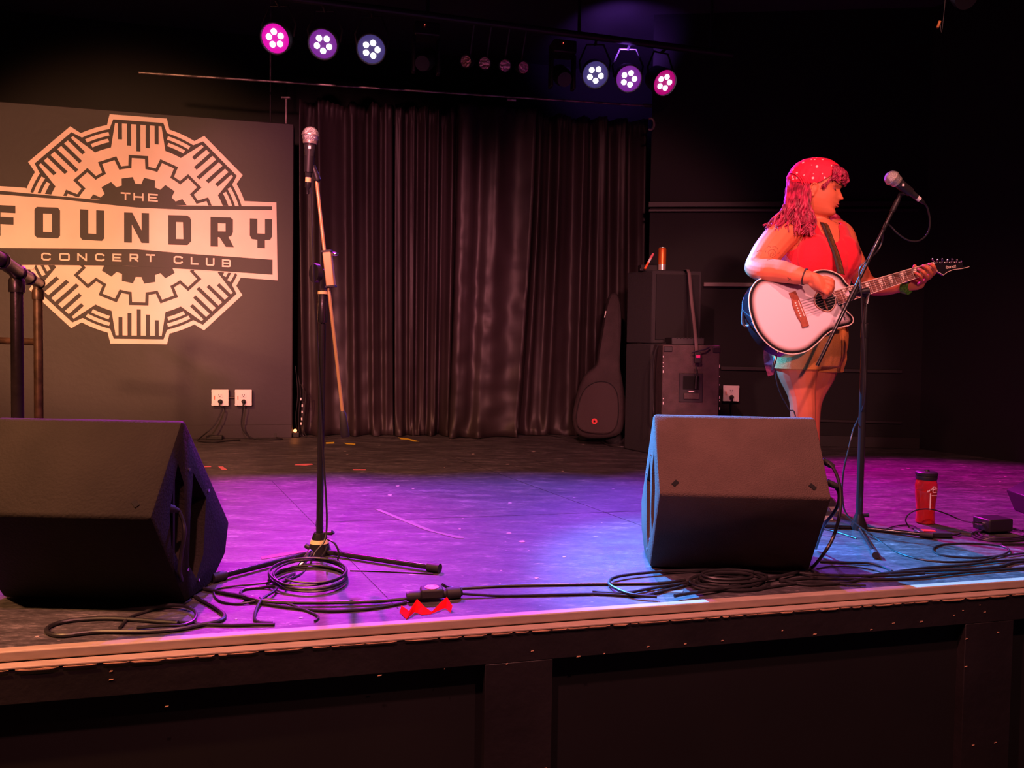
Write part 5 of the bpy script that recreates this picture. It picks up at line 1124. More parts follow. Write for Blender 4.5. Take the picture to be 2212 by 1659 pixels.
for j in range(NZ - 1):
    for i in range(NT): i2 = (i + 1) % NT; fs.append((j * NT + i, j * NT + i2, (j + 1) * NT + i2, (j + 1) * NT + i))
fs.append(tuple(range(NT))[::-1]); fs.append(tuple((NZ - 1) * NT + i for i in range(NT)))
body.add(vs, fs)
# ears
for s_ in (1, -1):
    Ec = hp(-0.004, s_ * 0.073, 0.004); Mx = Matrix((F2, Rh, U2)).transposed() @ Matrix.Rotation(R(10), 3, 'Y')
    body.ball(Ec, (0.016, 0.009, 0.028), 14, 10, Mx); body.ball(hp(-0.003, s_ * 0.075, -0.022), (0.009, 0.006, 0.010), 12, 8, Mx)
    body.tube([hp(.008, s_ * .077, .018), hp(.002, s_ * .083, .030), hp(-.010, s_ * .086, .030), hp(-.019, s_ * .086, .018), hp(-.020, s_ * .084, .000), hp(-.014, s_ * .080, -.014)], 0.0042, 8)
# neck root to head
body.tube([zp(514, 420, 3.665), hp(-0.020, 0, -0.05)], [0.046, 0.048], 20)
skin = finish(body, 'body', 'skin', person, 0.0038, 3)
me = skin.data
bvh = BVHTree.FromPolygons([v.co for v in me.vertices], [tuple(p.vertices) for p in me.polygons])
def on_skin(px, py, off=0.002):
    r = ray(px, py).normalized(); h = bvh.ray_cast(CAM, r); 
    return (h[0] - r * off) if h[0] is not None else at(px, py, 3.6)
# lashes, brow, lips
mat('lash', (0.03, 0.01, 0.01), 0.6); mat('lip', (0.50, 0.10, 0.07), 0.45); mat('eyelid', (0.30, 0.07, 0.075), 0.6)
def ZH(x, y): return 1650 + x / 6.912, 320 + y / 6.912
for s_ in (1, -1):
    c = hp(.0715, s_ * .0305, .026)
    ey = MB(); ey.ball(c, (.0115, .0155, .0095), 14, 10, Matrix((F2, Rh, U2)).transposed()); e_ = ey.build('closed_eyelid', 'eyelid', person)
    MB().tube([c + F2 * .0095 + Rh * s_ * .0125 - U2 * .0028, c + F2 * .0128 + Rh * s_ * .004 - U2 * .0052, c + F2 * .0124 - Rh * s_ * .006 - U2 * .0045], .0012, 6).build('lashes', 'lash', e_)
    MB().tube([hp(.104, s_ * .012, .046), hp(.103, s_ * .026, .051), hp(.090, s_ * .044, .048)], [.0018, .0026, .0014], 6).build('eyebrow', 'lash', person)
lp = MB(); lp.tube([hp(.090, .024, -.0375), hp(.103, .013, -.035), hp(.1085, .004, -.0335), hp(.108, 0, -.0345), hp(.1085, -.004, -.0335), hp(.103, -.013, -.035), hp(.090, -.024, -.0375)], [.0012, .003, .0038, .0035, .0038, .003, .0012], 8)
lp.tube([hp(.089, .022, -.0395), hp(.102, .012, -.0435), hp(.107, 0, -.0450), hp(.102, -.012, -.0435), hp(.089, -.022, -.0395)], [.001, .0036, .0046, .0036, .001], 8)
lp.build('lips', 'lip', person)
MB().tube([hp(.110 + .003 * math.cos(R(a)), .004 * math.sin(R(a)) * 0.8, -.0145 - .004 * abs(math.cos(R(a / 2)))) for a in range(-140, 141, 40)], .0006, 6).build('nose_ring', 'chrome', person)
for s_ in (1,):
    er = hp(-.003, s_ * .083, -.034); MB().tube([er, er - Vector((.003, 0, .006)), er - Vector((.005, 0, .022)), er - Vector((0, 0, .034)), er + Vector((.002, 0, -.020)), er + Vector((0, 0, -.006))], .0011, 6).build('earring', 'chrome', person)

# ---- bandana
def bandmat():
    m = mat('bandana', (0.80, 0.012, 0.05), 0.75, bump=0.3, bscale=60); nt = m.node_tree; b = nt.nodes['Principled BSDF']; L = nt.links.new
    tc = nt.nodes.new('ShaderNodeTexCoord'); v = nt.nodes.new('ShaderNodeTexVoronoi'); v.inputs['Scale'].default_value = 34; v.inputs['Randomness'].default_value = 0.75; L(tc.outputs['Object'], v.inputs['Vector'])
    r = nt.nodes.new('ShaderNodeValToRGB'); r.color_ramp.elements[0].position = 0.17; r.color_ramp.elements[0].color = (0.85, 0.6, 0.62, 1); r.color_ramp.elements[1].position = 0.21; r.color_ramp.elements[1].color = (0.80, 0.012, 0.05, 1)
    L(v.outputs['Distance'], r.inputs[0]); L(r.outputs[0], b.inputs['Base Color'])
bandmat()
def cap(th, z):
    c = math.cos(th); back = max(0, -c); off = .007 + .026 * back * max(0, 1 - (z - .0) / .15) + .006 * back
    zb0 = .030 - .012 * max(0, -c); off -= .012 * back * max(0, 1 - (z - zb0) / .022)
    fan = .0022 * math.sin(26 * th + 30 * z) * math.exp(-((abs(math.sin(th)) - 1) / .35) ** 2) * max(0, 1 - (z - .03) / .07)
    p = head_pt(th, z, off + fan); return p + U2 * (.013 * max(0, (z - .03) / .11)) - F2 * .012 * max(0, back) * max(0, 1 - (z - .03) / .1)
vs = []; fs = []; idx = {}
NT2, NZ2 = 120, 60
for j in range(NZ2):
    for i in range(NT2):
        th = 2 * PI * i / NT2; c = math.cos(th)
        zb = .030 - .012 * max(0, -c) if c < 0 else .030 + .098 * min(1, c * 1.02) ** 1.15
        z = zb + (.143 - zb) * (j / (NZ2 - 1)) ** 1.0; vs.append(cap(th, z))
for j in range(NZ2 - 1):
    for i in range(NT2): i2 = (i + 1) % NT2; fs.append((j * NT2 + i, j * NT2 + i2, (j + 1) * NT2 + i2, (j + 1) * NT2 + i))
fs.append(tuple((NZ2 - 1) * NT2 + i for i in range(NT2)))
q = MB(); q.add(vs, fs); o = q.build('bandana', 'bandana', person, smooth=180); md = o.modifiers.new('t', 'SOLIDIFY'); md.thickness = .003; md.offset = 1
q = MB()
for k in range(7):      # gathered pleats running back over the knot
    q.tube(spline([hp(-.002 - .008 * k, .080 + .003 * (k % 2), .030 - .004 * k), hp(-.02 - .010 * k, .086, .055 - .002 * k), hp(-.045 - .012 * k, .080 - .002 * k, .085 - .004 * k), hp(-.075 - .010 * k, .055 - .002 * k, .108 - .008 * k)], 4), [.0025] * 4 + [.004] * 5 + [.003] * 4, 6)
q.build('bandana_pleats', 'bandana', person)

# ---- hair
m = mat('hair', (0.34, 0.018, 0.060), 0.45, var=0.55, vscale=45, stretch=(1, 1, 0.25), bump=0.5, bscale=120)
rnd = random.Random(8); hair = MB()
def lock(pts, r, wav=.006):
    P = spline(pts, 7); n = len(P); ph = rnd.uniform(0, 6); ph2 = rnd.uniform(0, 6)
    Q = [p + Vector((math.sin(ph + i * 0.75), math.cos(ph2 + i * 0.6) * .7, 0)) * wav * min(1, i / 6) for i, p in enumerate(P)]
    RR = [r * (0.55 + 0.6 * math.sin(PI * min(1, (i + 1) / n * 1.15) ** 0.8)) if i < n * 0.85 else r * max(.12, (n - i) / (n * .2)) for i in range(n)]
    hair.tube(Q, [max(x, .0008) for x in RR], 7)
def jt(v, s): return v + Vector((rnd.uniform(-s, s), rnd.uniform(-s, s), rnd.uniform(-s, s)))
for k in range(150):     # fall behind the ear to the near shoulder
    u = rnd.random(); dd = rnd.uniform(-.06, .03)
    s0 = jt(hp(-.035 - .098 * u, .074 - .03 * u, .032), .006)
    endx = 190 + 150 * rnd.random() if u > .45 else 330 + 150 * rnd.random()
    endy = rnd.uniform(455, 520) if endx < 330 else rnd.uniform(440, 525)
    m1 = zp(330 + 110 * (1 - u) + rnd.uniform(-15, 15), 330 + rnd.uniform(-15, 15), 3.60 + dd)
    m2 = zp(m1 and (0.55 * (330 + 110 * (1 - u)) + .45 * endx) + rnd.uniform(-12, 12), 405 + rnd.uniform(-15, 20), 3.575 + dd * .6)
    lock([s0, m1, m2, zp(endx, endy, 3.535 + dd * .4 if endx > 250 else 3.56)], rnd.uniform(.0035, .007), .005)
for k in range(45):     # in front of the near shoulder, beside the neck
    s0 = jt(hp(-.020 - .02 * rnd.random(), .074, .018), .004)
    ex = rnd.uniform(400, 505); lock([s0, zp(452 + rnd.uniform(-20, 15), 345, 3.56), zp(470 + rnd.uniform(-35, 30), 410, 3.54), zp(ex, rnd.uniform(445, 530), 3.51)], rnd.uniform(.003, .006), .005)
for k in range(36):     # far side
    s0 = jt(hp(-.05, -.06, .01), .008); lock([s0, zp(590 + rnd.uniform(-20, 30), 395, 3.78), zp(625 + rnd.uniform(-20, 30), 430, 3.74), zp(645 + rnd.uniform(-25, 35), rnd.uniform(445, 475), 3.70)], rnd.uniform(.0035, .006), .004)
for k in range(80):     # fringe
    th = R(rnd.uniform(-62, 58)); dz = rnd.uniform(-.014, .008); t1 = th + rnd.uniform(-.12, .12)
    lock([head_pt(th * .8, .134, .014), head_pt(th, .120 + dz * .4, .021), head_pt(t1, .098 + dz, .021), head_pt(t1, .078 + dz, .014), head_pt(t1 + rnd.uniform(-.1, .1), .064 + dz, .010)], rnd.uniform(.0035, .0058), .004)
for k in range(14):     # temple
    lock([hp(.060, .070, .100), hp(.066, .076, .075), hp(.050, .078, .050), hp(.036 + rnd.uniform(-.01, .01), .078, .018 + rnd.uniform(-.012, .012))], rnd.uniform(.0035, .006), .003)
q = hair
q.ball(hp(-.095, .0, -.005), (.050, .055, .055), 14, 10, Matrix((F2, Rh, U2)).transposed()); q.ball(zp(400, 370, 3.64), (.065, .05, .06), 14, 10); q.ball(zp(345, 425, 3.62), (.06, .045, .035), 14, 10)
q.build('hair', 'hair', person, smooth=60)

# ---- clothes grown from the body surface
def grow(name, m, pred, off, th=.002, rough_n=3):
    bm = bmesh.new(); bm.from_mesh(skin.data); bm.normal_update()
    dead = [f for f in bm.faces if not pred(f.calc_center_median())]
    bmesh.ops.delete(bm, geom=dead, context='FACES')
    # keep the biggest island
    seen = set(); best = []
    for f0 in bm.faces:
        if f0 in seen: continue
        st = [f0]; seen.add(f0); isl = []
        while st:
            f = st.pop(); isl.append(f)
            for e in f.edges:
                for g in e.link_faces:
                    if g not in seen: seen.add(g); st.append(g)
        if len(isl) > len(best): best = isl
    bs = set(best); bmesh.ops.delete(bm, geom=[f for f in bm.faces if f not in bs], context='FACES')
    for _ in range(30):
        mv = {}
        for v in bm.verts:
            if v.is_boundary:
                nb = [e.other_vert(v) for e in v.link_edges if e.is_boundary]
                if len(nb) == 2: mv[v] = (nb[0].co + nb[1].co) / 2
        for v, c in mv.items(): v.co = v.co.lerp(c, .6)
    for v in bm.verts:
        k = off(v.co) if callable(off) else off
        v.co += v.normal * k
    mee = bpy.data.meshes.new(name); bm.to_mesh(mee); bm.free(); mee.materials.append(MAT[m]); mee.polygons.foreach_set('use_smooth', [True] * len(mee.polygons))
    o = bpy.data.objects.new(name, mee); col.objects.link(o); o.parent = person; o.matrix_parent_inverse = person.matrix_basis.inverted()
    md = o.modifiers.new('t', 'SOLIDIFY'); md.thickness = th; md.offset = 1; return o
mat('tank_red', (0.80, 0.008, 0.028), 0.85, bump=0.2, bscale=260, sheen=0.2); mat('shorts_tan', (0.80, 0.27, 0.06), 0.8, bump=0.4, bscale=260, var=0.1, vscale=12)
def zy(y, d=3.65): return zp(520, y, d).z
def torso_at(z):
    for i in range(len(secs) - 1):
        z0, z1 = secs[i][0].z, secs[i + 1][0].z
        if z0 <= z <= z1:
            t = (z - z0) / (z1 - z0); return secs[i][0].lerp(secs[i + 1][0], t), secs[i][1].length * (1 - t) + secs[i + 1][1].length * t, secs[i][2].length * (1 - t) + secs[i + 1][2].length * t
    return None
zarm = zy(625); zsh = zy(455); zscoop = zy(590)
def tank(p):
    if p.z < zy(1150) or p.z > zy(442): return False
    r_ = torso_at(p.z)
    if r_ is None: return False
    c, ra, rb = r_; la = (p - c).dot(a_ax); fr = (p - c).dot(f_ax)
    if p.z > zarm:
        k = (p.z - zarm) / (zsh - zarm); lim = .150 - .032 * math.sin(min(1, k) * PI * .6)
        if abs(la) > lim: return False
    elif (la / (ra * 1.10)) ** 2 + (fr / ((rb + .05) * 1.12)) ** 2 > 1: return False
    w_ = .056
    if p.z > zscoop and fr > 0 and ((la + .008) / w_) ** 2 + ((p.z - zy(430)) / (zscoop - zy(430))) ** 2 < 1: return False
    if p.z > zy(468) and abs(la) < .070: return False
    return True
grow('tank_top', 'tank_red', tank, lambda p: .006 + .004 * noise.noise(Vector((p.x * 9, p.y * 9, p.z * 5))), .002)
# shorts: looser shells lofted round hips and legs, open hems
sh = MB()
hips = [(1300, 458, .150, .130, 3.69), (1240, 460, .176, .145, 3.68), (1170, 464, .186, .146, 3.67), (1100, 474, .180, .142, 3.67), (1060, 482, .164, .130, 3.67)]
sh.loft([(zp(x, y, d), a_ax * ra, f_ax * rb) for y, x, ra, rb, d in hips], 30)
def shleg(x0, x1, x2, d, y2, r0, r2, sl=0.0):
    sh.loft([(zp(x0, 1190, d), a_ax * r0, f_ax * r0), (zp(x1, 1260, d), a_ax * (r0 * .98), f_ax * r0), (zp(x2, y2 - 6, d), a_ax * r2 + Vector((0, 0, sl)), f_ax * r2), (zp(x2, y2, d), a_ax * r2 + Vector((0, 0, sl)), f_ax * r2)], 26)
shleg(398, 394, 391, 3.625, 1318, .108, .104, .004); shleg(548, 552, 556, 3.735, 1337, .105, .084, 0)
o = finish(sh, 'shorts', 'shorts_tan', person, .005, 2)
cuf = MB()
for (x, y, d, r2) in ((391, 1300, 3.625, .1065), (556, 1318, 3.735, .0865)):
    c = zp(x, y, d); cuf.loft([(c + Vector((0, 0, -.013)), a_ax * (r2 - .0005), f_ax * r2), (c + Vector((0, 0, .013)), a_ax * r2, f_ax * r2)], 30)
cuf.build('shorts_cuff', 'shorts_tan', person)
mat('shirt_pink', (0.60, 0.08, 0.14), 0.8, var=0.4, vscale=40)
q = MB(); q.add([zp(190, 1230, 3.72), zp(196, 1290, 3.71), zp(218, 1362, 3.70), (zp(250, 1352, 3.69)), zp(262, 1300, 3.68), zp(300, 1240, 3.66), zp(300, 1170, 3.7), zp(200, 1170, 3.74)], [(0, 1, 2, 3, 4, 5, 6, 7)])
o = q.build('shirt_tail', 'shirt_pink', person, smooth=0, fix=False); md = o.modifiers.new('t', 'SOLIDIFY'); md.thickness = .004
# shoes
mat('shoe', (0.05, 0.045, 0.05), 0.6); mat('sole', (0.6, 0.55, 0.5), 0.6)
for c in (zp(432, 2100, 3.66), zp(470, 2075, 3.86)):
    g = Vector((c.x, c.y, ST)); s_ = MB()
    s_.loft([(g - fdir * .055 + Vector((0, 0, .05)), a_ax * .030, Vector((0, 0, .035))), (g - fdir * .02 + Vector((0, 0, .055)), a_ax * .042, Vector((0, 0, .045))), (g + fdir * .06 + Vector((0, 0, .045)), a_ax * .045, Vector((0, 0, .035))), (g + fdir * .14 + Vector((0, 0, .036)), a_ax * .047, Vector((0, 0, .024))), (g + fdir * .175 + Vector((0, 0, .030)), a_ax * .028, Vector((0, 0, .012)))], 20)
    so = s_.build('shoe', 'shoe', person); q = MB(); q.prism([g + fdir * x + a_ax * y + Vector((0, 0, .001)) for x, y in ((-.07, -.03), (-.07, .03), (.04, .046), (.13, .05), (.18, .03), (.18, -.03), (.13, -.05), (.04, -.046))], (0, 0, .02)); q.build('sole', 'sole', so)
# wrist band, bracelet, necklace, tattoos
mat('band_green', (0.10, 0.30, 0.03), 0.6, var=0.7, vscale=120)
d_ = (zp(1040, 818, 3.53) - zp(900, 828, 3.63)).normalized(); c = zp(1048, 824, 3.522)
MB().lathe(c - d_ * .013, d_ + Vector((.0, 0, -.25)), [(0, .031), (.0, .034), (.026, .034), (.026, .031)], 24).build('wristband', 'band_green', person)
d_ = (WR - zp(380, 757, 3.37)).normalized(); c = zp(438, 769, 3.35)
MB().lathe(c - d_ * .003, d_, [(0, .034), (.0, .0368), (.006, .0368), (.006, .034)], 24).build('bracelet', 'lash', person)
mat('ink', (0.16, 0.05, 0.035), 0.6)
tt = MB()
def inkline(pts, r=.0011): 
    P = [on_skin(1580 + x / ZK, 320 + y / ZK, .0002) for x, y in pts]
    tt.tube(P, r, 5)
inkline([(222, 640), (218, 622), (232, 608), (252, 606), (264, 620), (262, 642), (246, 654), (230, 648), (234, 630), (248, 624), (254, 636), (244, 644)]); inkline([(210, 596), (222, 586), (236, 592)]); inkline([(244, 590), (262, 588), (274, 598), (278, 612)]); inkline([(212, 668), (232, 664), (248, 668)]); inkline([(276, 630), (286, 624)]); inkline([(150, 620), (164, 612), (180, 610)]); inkline([(206, 612), (200, 626)])
inkline([(336, 770), (346, 782), (342, 790)], .0018); inkline([(352, 778), (356, 790)], .0014)
tt.build('tattoos', 'ink', person)
nk = MB(); nk.tube(spline([on_skin(1580 + x / ZK, 320 + y / ZK, .001) for x, y in ((484, 470), (492, 488), (510, 497), (530, 494), (546, 480))], 4), .0009, 5); nk.build('necklace', 'ink', person)

# ================================================================== GUITAR
GS = 1 / (ZK * 486.0)
ga = R(18.64); gt = R(-11)
ex = Vector((math.cos(ga), 0, math.sin(ga))); ey = Vector((-math.sin(ga), 0, math.cos(ga))); Rx = Matrix.Rotation(gt, 3, 'X')
ex = Rx @ ex; ey = Rx @ ey; ez = Rx @ Vector((0, -1, 0))
GO = zp(400, 965, 3.415)
def gl(x, y, z=0.0): return GO + ex * x + ey * y + ez * z
def gz_(X, Y):      # grid of the close-up -> guitar plane coordinates
    dx, dy = (X - 400) * GS, -(Y - 965) * GS; return dx * math.cos(ga) + dy * math.sin(ga), -dx * math.sin(ga) + dy * math.cos(ga)
def gg(X, Y, z=0.0): x, y = gz_(X, Y); return gl(x, y, z)
gtr = thing('acoustic_guitar', gg(400, 1230), 'white-topped cutaway acoustic guitar with black edges slung across the singer', 'guitar')
outl = [(690, 792), (672, 762), (640, 738), (600, 722), (560, 718), (520, 724), (480, 742), (430, 770), (380, 786), (320, 782), (260, 770), (205, 772), (160, 792), (128, 832), (110, 885), (108, 945), (120, 1020), (148, 1095), (195, 1160), (250, 1206), (320, 1232), (390, 1230), (450, 1208), (510, 1160), (570, 1104), (640, 1070), (695, 1056), (722, 1034), (720, 1004), (696, 978), (672, 955), (668, 925), (690, 900), (722, 880), (722, 830)]
op = spline([Vector((*gz_(x, y), 0)) for x, y in outl], 4, True)
NP = len(op)
ar = sum(op[i].x * op[(i + 1) % NP].y - op[(i + 1) % NP].x * op[i].y for i in range(NP)); sg = 1 if ar > 0 else -1
nrm = []
for i in range(NP):
    t = (op[(i + 1) % NP] - op[i - 1]).normalized(); nrm.append(Vector((-t.y, t.x, 0)) * sg)
bd_ = MB(); bd_.add([gl(p.x, p.y, -.001) for p in op] + [gl(p.x, p.y, -.090) for p in op], [(i, (i + 1) % NP, NP + (i + 1) % NP, NP + i) for i in range(NP)] + [tuple(NP + i for i in range(NP))])
mat('guitar_black', (0.012, 0.010, 0.014), 0.12, coat=0.8); mat('binding', (0.85, 0.62, 0.5), 0.4); mat('guitar_wood', (0.30, 0.07, 0.035), 0.4, var=0.2, vscale=60, stretch=(6, 1, 1)); mat('fret_wood', (0.20, 0.075, 0.055), 0.45, var=0.15, vscale=40); mat('pearl', (0.85, 0.66, 0.56), 0.3); mat('string', (0.75, 0.6, 0.55), 0.3, 0.7)
bd_.build('body', 'guitar_black', gtr, smooth=50)
# top with painted black burst
tm = mat('guitar_top', (0.8, 0.7, 0.7), 0.22, coat=0.6); nt = tm.node_tree; at_ = nt.nodes.new('ShaderNodeVertexColor'); at_.layer_name = 'burst'
cr = nt.nodes.new('ShaderNodeValToRGB'); cr.color_ramp.elements[0].color = (.010, .008, .010, 1); cr.color_ramp.elements[0].position = .30; cr.color_ramp.elements[1].position = .9; cr.color_ramp.elements[1].color = (.72, .60, .64, 1)
e = cr.color_ramp.elements.new(.62); e.color = (.48, .34, .33, 1)
nt.links.new(at_.outputs['Color'], cr.inputs[0]); nt.links.new(cr.outputs[0], nt.nodes['Principled BSDF'].inputs['Base Color'])
levels = [(0, 0), (.011, .30), (.020, .55), (.028, .80), (.038, 1.0)]
vs = []; cols = []
for dst, cv in levels:
    for i in range(NP):
        near = (op[i] - Vector((*gz_(675, 945), 0))).length; p = op[i] + nrm[i] * dst * (min(1, .25 + near / .05) if near < .04 else 1); vs.append(gl(p.x, p.y, 0)); cols.append(cv)
fs = []
for L_ in range(len(levels) - 1):
    for i in range(NP): i2 = (i + 1) % NP; fs.append((L_ * NP + i, L_ * NP + i2, (L_ + 1) * NP + i2, (L_ + 1) * NP + i))
fs.append(tuple((len(levels) - 1) * NP + i for i in range(NP)))
q = MB(); q.add(vs, fs); tp = q.build('soundboard', 'guitar_top', gtr, smooth=30)
ca = tp.data.color_attributes.new('burst', 'FLOAT_COLOR', 'POINT')
for i, cv in enumerate(cols): ca.data[i].color = (cv, cv, cv, 1)
MB().tube([gl(p.x, p.y, -.001) for p in op] + [gl(op[0].x, op[0].y, -.001)], .0026, 8).build('binding', 'binding', gtr)
# sound hole with oval ring, visible brace inside
hc = gz_(562, 905); oval = []
for k in range(32):
    a = 2 * PI * k / 32; oval.append((hc[0] + (.041 + .006 * math.cos(2 * a)) * math.cos(a), hc[1] + .050 * math.sin(a)))
q = MB(); q.prism([gl(x, y, .0008) for x, y in oval], ez * .0006); q.build('sound_hole', 'hole_black', gtr)
MB().tube([gl(hc[0] + (x - hc[0]) * 1.07, hc[1] + (y - hc[1]) * 1.07, .0012) for x, y in oval + oval[:1]], .0022, 6).build('rosette', 'guitar_wood', gtr)
MB().tube([gl(x, y, .0015) for x, y in oval + oval[:1]], .0016, 6).build('rosette_ring', 'binding', gtr)
q = MB(); q.prism([gl(hc[0] - .010, hc[1] - .040, .0016), gl(hc[0] - .003, hc[1] - .042, .0016), gl(hc[0] - .003, hc[1] + .042, .0016), gl(hc[0] - .010, hc[1] + .040, .0016)], ez * .0004); q.build('brace', 'guitar_wood', gtr)
# bridge
q = MB(); q.prism([gl(x, y, 0) for x, y in ((-.016, .083), (.016, .083), (.019, .03), (.019, -.03), (.016, -.083), (-.016, -.083), (-.014, -.055), (-.020, -.03), (-.020, .03), (-.014, .055))], ez * .009); br = q.build('bridge', 'guitar_wood', gtr, bevel=.002)
q = MB(); q.prism([gl(.008, -.037, .008), gl(.011, -.037, .008), gl(.011, .037, .008), gl(.008, .037, .008)], ez * .005); q.build('saddle', 'binding', br)
for k in range(6): MB().cyl(gl(-.006 - .001 * k * 0, -.031 + .0125 * k, .008), gl(-.006, -.031 + .0125 * k, .012), .0038, n=8).build('bridge_pin', 'pearl', br)
# neck, fretboard, frets, inlays
xn, yn = gz_(1222, 692); xs_, ysb = gz_(626, 891)
def fy(x, s): # edges of the fretboard
    t = (x - xs_) / (xn - xs_); mid = ysb * (1 - t) + yn * t; hw = .0325 * (1 - t) + .0215 * t; return mid + s * hw
q = MB(); q.prism([gl(xs_, fy(xs_, -1), .002), gl(xn, fy(xn, -1), .002), gl(xn, fy(xn, 1), .002), gl(xs_, fy(xs_, 1), .002)], ez * .006); fb = q.build('fretboard', 'fret_wood', gtr)
for s_ in (-1, 1): MB().tube([gl(xs_, fy(xs_, s_), .0075), gl(xn, fy(xn, s_), .0075)], .0016, 6).build('edge_binding', 'binding', fb)
MB().tube([gl(xs_, fy(xs_, -1), .0075), gl(xs_, fy(xs_, 1), .0075)], .0014, 6).build('end_binding', 'binding', fb)
SL_ = xn
for n_ in range(1, 21):
    x = xn - SL_ * (1 - 2 ** (-n_ / 12))
    if x > xs_ + .004: MB().tube([gl(x, fy(x, -1), .0085), gl(x, fy(x, 1), .0085)], .0011, 6).build('fret', 'pearl', fb)
for n_ in (1, 3, 5, 7, 9, 12, 15, 17, 19):
    xa = xn - SL_ * (1 - 2 ** (-n_ / 12)); xb_ = xn - SL_ * (1 - 2 ** (-(n_ - 1) / 12))
    if xa < xs_: continue
    w_ = xb_ - xa; q = MB(); q.prism([gl(xa + .1 * w_, fy(xa, .85), .0083), gl(xa + .75 * w_, fy(xa, .9), .0083), gl(xa + .55 * w_, fy(xa, .1), .0083), gl(xa + .7 * w_, fy(xa, .1), .0083), gl(xa + .15 * w_, fy(xa, -.75), .0083), gl(xa + .3 * w_, fy(xa, .0), .0083), gl(xa + .12 * w_, fy(xa, .05), .0083)], ez * .0004); q.build('inlay', 'pearl', fb, smooth=0)
x0n = gz_(705, 870)[0]
def nsec(x, r): m_ = (fy(x, 1) + fy(x, -1)) / 2; h = (fy(x, 1) - fy(x, -1)) / 2; return (gl(x, m_, .002), ey * h, ez * r)
nk = MB(); vs = []; fs = []; ks = 10
for i in range(9):
    x = x0n + (xn + .004 - x0n) * i / 8; c, A_, B_ = nsec(x, .022 if i else .045)
    for k in range(ks + 1): a = PI + PI * k / ks; vs.append(c + A_ * math.cos(a) + B_ * math.sin(a))
for i in range(8):
    for k in range(ks): a = i * (ks + 1) + k; fs.append((a, a + 1, a + ks + 2, a + ks + 1))
    fs.append((i * (ks + 1) + ks, i * (ks + 1), (i + 1) * (ks + 1), (i + 1) * (ks + 1) + ks))
nk.add(vs, fs); nk.build('neck', 'guitar_black', gtr)
for k in range(6):
    yb = -.031 + .0125 * k; yn_ = fy(xn, -1) + .0045 + .0068 * k; rr0 = .0007 if k < 3 else .0010
    MB().tube([gl(.009, yb, .013), gl(xn, yn_, .0105), ], rr0, 5).build('string', 'string', gtr)
q = MB(); q.prism([gl(xn, fy(xn, -1), .002), gl(xn + .005, fy(xn, -1), .002), gl(xn + .005, fy(xn, 1), .002), gl(xn, fy(xn, 1), .002)], ez * .009); q.build('nut', 'pearl', gtr)
hs = [(1222, 670), (1238, 655), (1262, 652), (1330, 648), (1392, 652), (1402, 668), (1398, 682), (1437, 684), (1437, 688), (1392, 697), (1340, 704), (1305, 718), (1277, 739), (1262, 728), (1240, 716), (1231, 716)]
q = MB(); q.prism([gg(x, y, -.010) for x, y in hs], ez * .012); hd = q.build('headstock', 'guitar_black', gtr, smooth=0)
MB().tube([gg(x, y, .002) for x, y in ((1437, 686), (1392, 698), (1340, 705), (1305, 719), (1277, 740), (1262, 729), (1240, 717), (1231, 716))], .0014, 6).build('edge_binding', 'binding', hd)
for k in range(6):
    bx_, by_ = 1240 + 29 * k, 664 - 0.8 * k + (0 if k else 2)
    MB().cyl(gg(bx_, by_, .002), gg(bx_ + 3, by_ - 6, .012), .0032, n=8).build('tuner_post', 'chrome', hd)
    tx, ty = 1226 + 29.5 * k, 636 + (6 if k % 2 else 2)
    tn_ = MB(); tn_.tube([gg(bx_, by_ - 4, -.004), gg(tx, ty + 4, -.004)], .0018, 6); tn_.ball(gg(tx, ty, -.004), (.0062, .004, .0058), 10, 8); tn_.build('tuning_peg', 'chrome', hd)
fc = bpy.data.curves.new('brand_lettering', 'FONT'); fc.body = 'Ibanez'; fc.size = .021; fc.shear = .25; fc.extrude = .0002; fc.align_x = 'CENTER'; fc.space_character = .9
to = bpy.data.objects.new('brand_lettering', fc); col.objects.link(to); dg = bpy.context.evaluated_depsgraph_get(); tme = bpy.data.meshes.new_from_object(to.evaluated_get(dg), depsgraph=dg); bpy.data.objects.remove(to)
tme.materials.clear(); tme.materials.append(MAT['pearl']); to = bpy.data.objects.new('brand_lettering', tme); col.objects.link(to)
ex2 = (ex * math.cos(R(-8)) + ey * math.sin(R(-8))); ey2 = ex2.cross(ez) * -1; ey2 = ez.cross(ex2)
mw = Matrix((ex2, ey2, ez)).transposed().to_4x4(); mw.translation = gg(1325, 696, .0028); tme.transform(mw); to.parent = hd; to.matrix_parent_inverse = hd.matrix_basis.inverted()
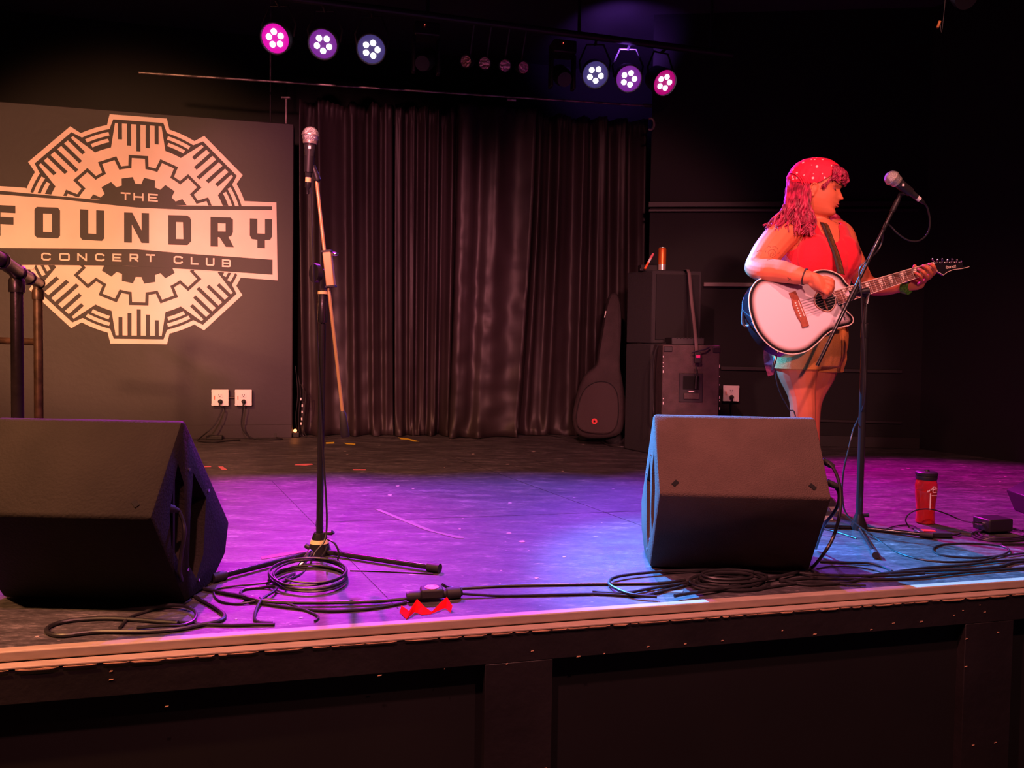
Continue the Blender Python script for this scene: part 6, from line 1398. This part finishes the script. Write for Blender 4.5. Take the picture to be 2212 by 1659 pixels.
# strap across the chest, black with a gold glitter stripe
mat('strap_black', (0.02, 0.015, 0.015), 0.6)
gm = mat('glitter', (0.75, 0.42, 0.16), 0.25, 0.8, bump=1.0, bscale=500, color2=(0.05, 0.02, 0.01), vscale=260)
def torso_front(X, Y, off): return on_skin(1580 + X / ZK, 320 + Y / ZK, off)
cl = [(548, 440), (566, 470), (584, 520), (604, 575), (626, 635), (646, 690), (662, 735)]
vsb = []; 
P = []
for (x, y) in ((556, 452), (572, 490), (598, 560)):
    P.append(torso_front(x, y, .020))
P += [torso_front(628, 640, .026), gg(664, 742, .004)]; P[-3] = P[-3].lerp((P[-2] + P[-4]) / 2, .6)
P = [zp(520, 440, 3.71), zp(538, 440, 3.64)] + P
P = spline(P, 5)
def ribbon(P, w, off, name, m, par, th=.002, side=Vector((1, -.1, -.25))):
    q = MB(); vs = []
    sd = side.normalized()
    for p in P: vs += [p - sd * w + Vector((0, -off, 0)), p + sd * w + Vector((0, -off, 0))]
    q.add(vs, [(2 * i, 2 * i + 2, 2 * i + 3, 2 * i + 1) for i in range(len(P) - 1)])
    o = q.build(name, m, par, fix=False, smooth=60); md = o.modifiers.new('t', 'SOLIDIFY'); md.thickness = th; return o
sp = ribbon(P, .0165, 0, 'strap', 'strap_black', gtr)
ribbon([p + Vector((.003, 0, 0)) for p in P], .0085, .0035, 'glitter_stripe', 'glitter', sp, .001)
# tail end of the strap leaving the body behind, end pin
P = spline([gg(112, 1060, -.05), gg(92, 1030, -.06), zp(72, 960, 3.53), zp(78, 900, 3.58), zp(110, 850, 3.66), zp(190, 760, 3.80)], 5)
ribbon(P, .016, 0, 'strap_tail', 'strap_black', sp, .003, Vector((.6, .6, .2)))
MB().cyl(gg(118, 1050, -.045), gg(98, 1056, -.045), .007).build('end_pin', 'chrome', gtr)
# jack lead
jc = thing('instrument_cable', gg(285, 1236, -.05), 'thin cable plugged into the lower edge of the guitar, hanging behind the wedge', 'cable')
j0 = gg(280, 1228, -.05); j1 = j0 + Vector((-.012, 0, -.055)); MB().lathe(j0, (j1 - j0), [(0, .004), (.008, .0075), (.05, .0075), (.06, .0045), (.07, .0036)], 12).build('plug', 'chrome', jc)
pts = [j1, zp(262, 1330, 3.45), zp(272, 1400, 3.45), zp(300, 1480, 3.45), zp(345, 1560, 3.45), zp(385, 1640, 3.42), fl(1720, 1150, .004), fl(1780, 1145, .004), fl(1850, 1165, .004)]
MB().tube(spline(pts, 6), .0028, 7).build('cord', 'cable', jc)
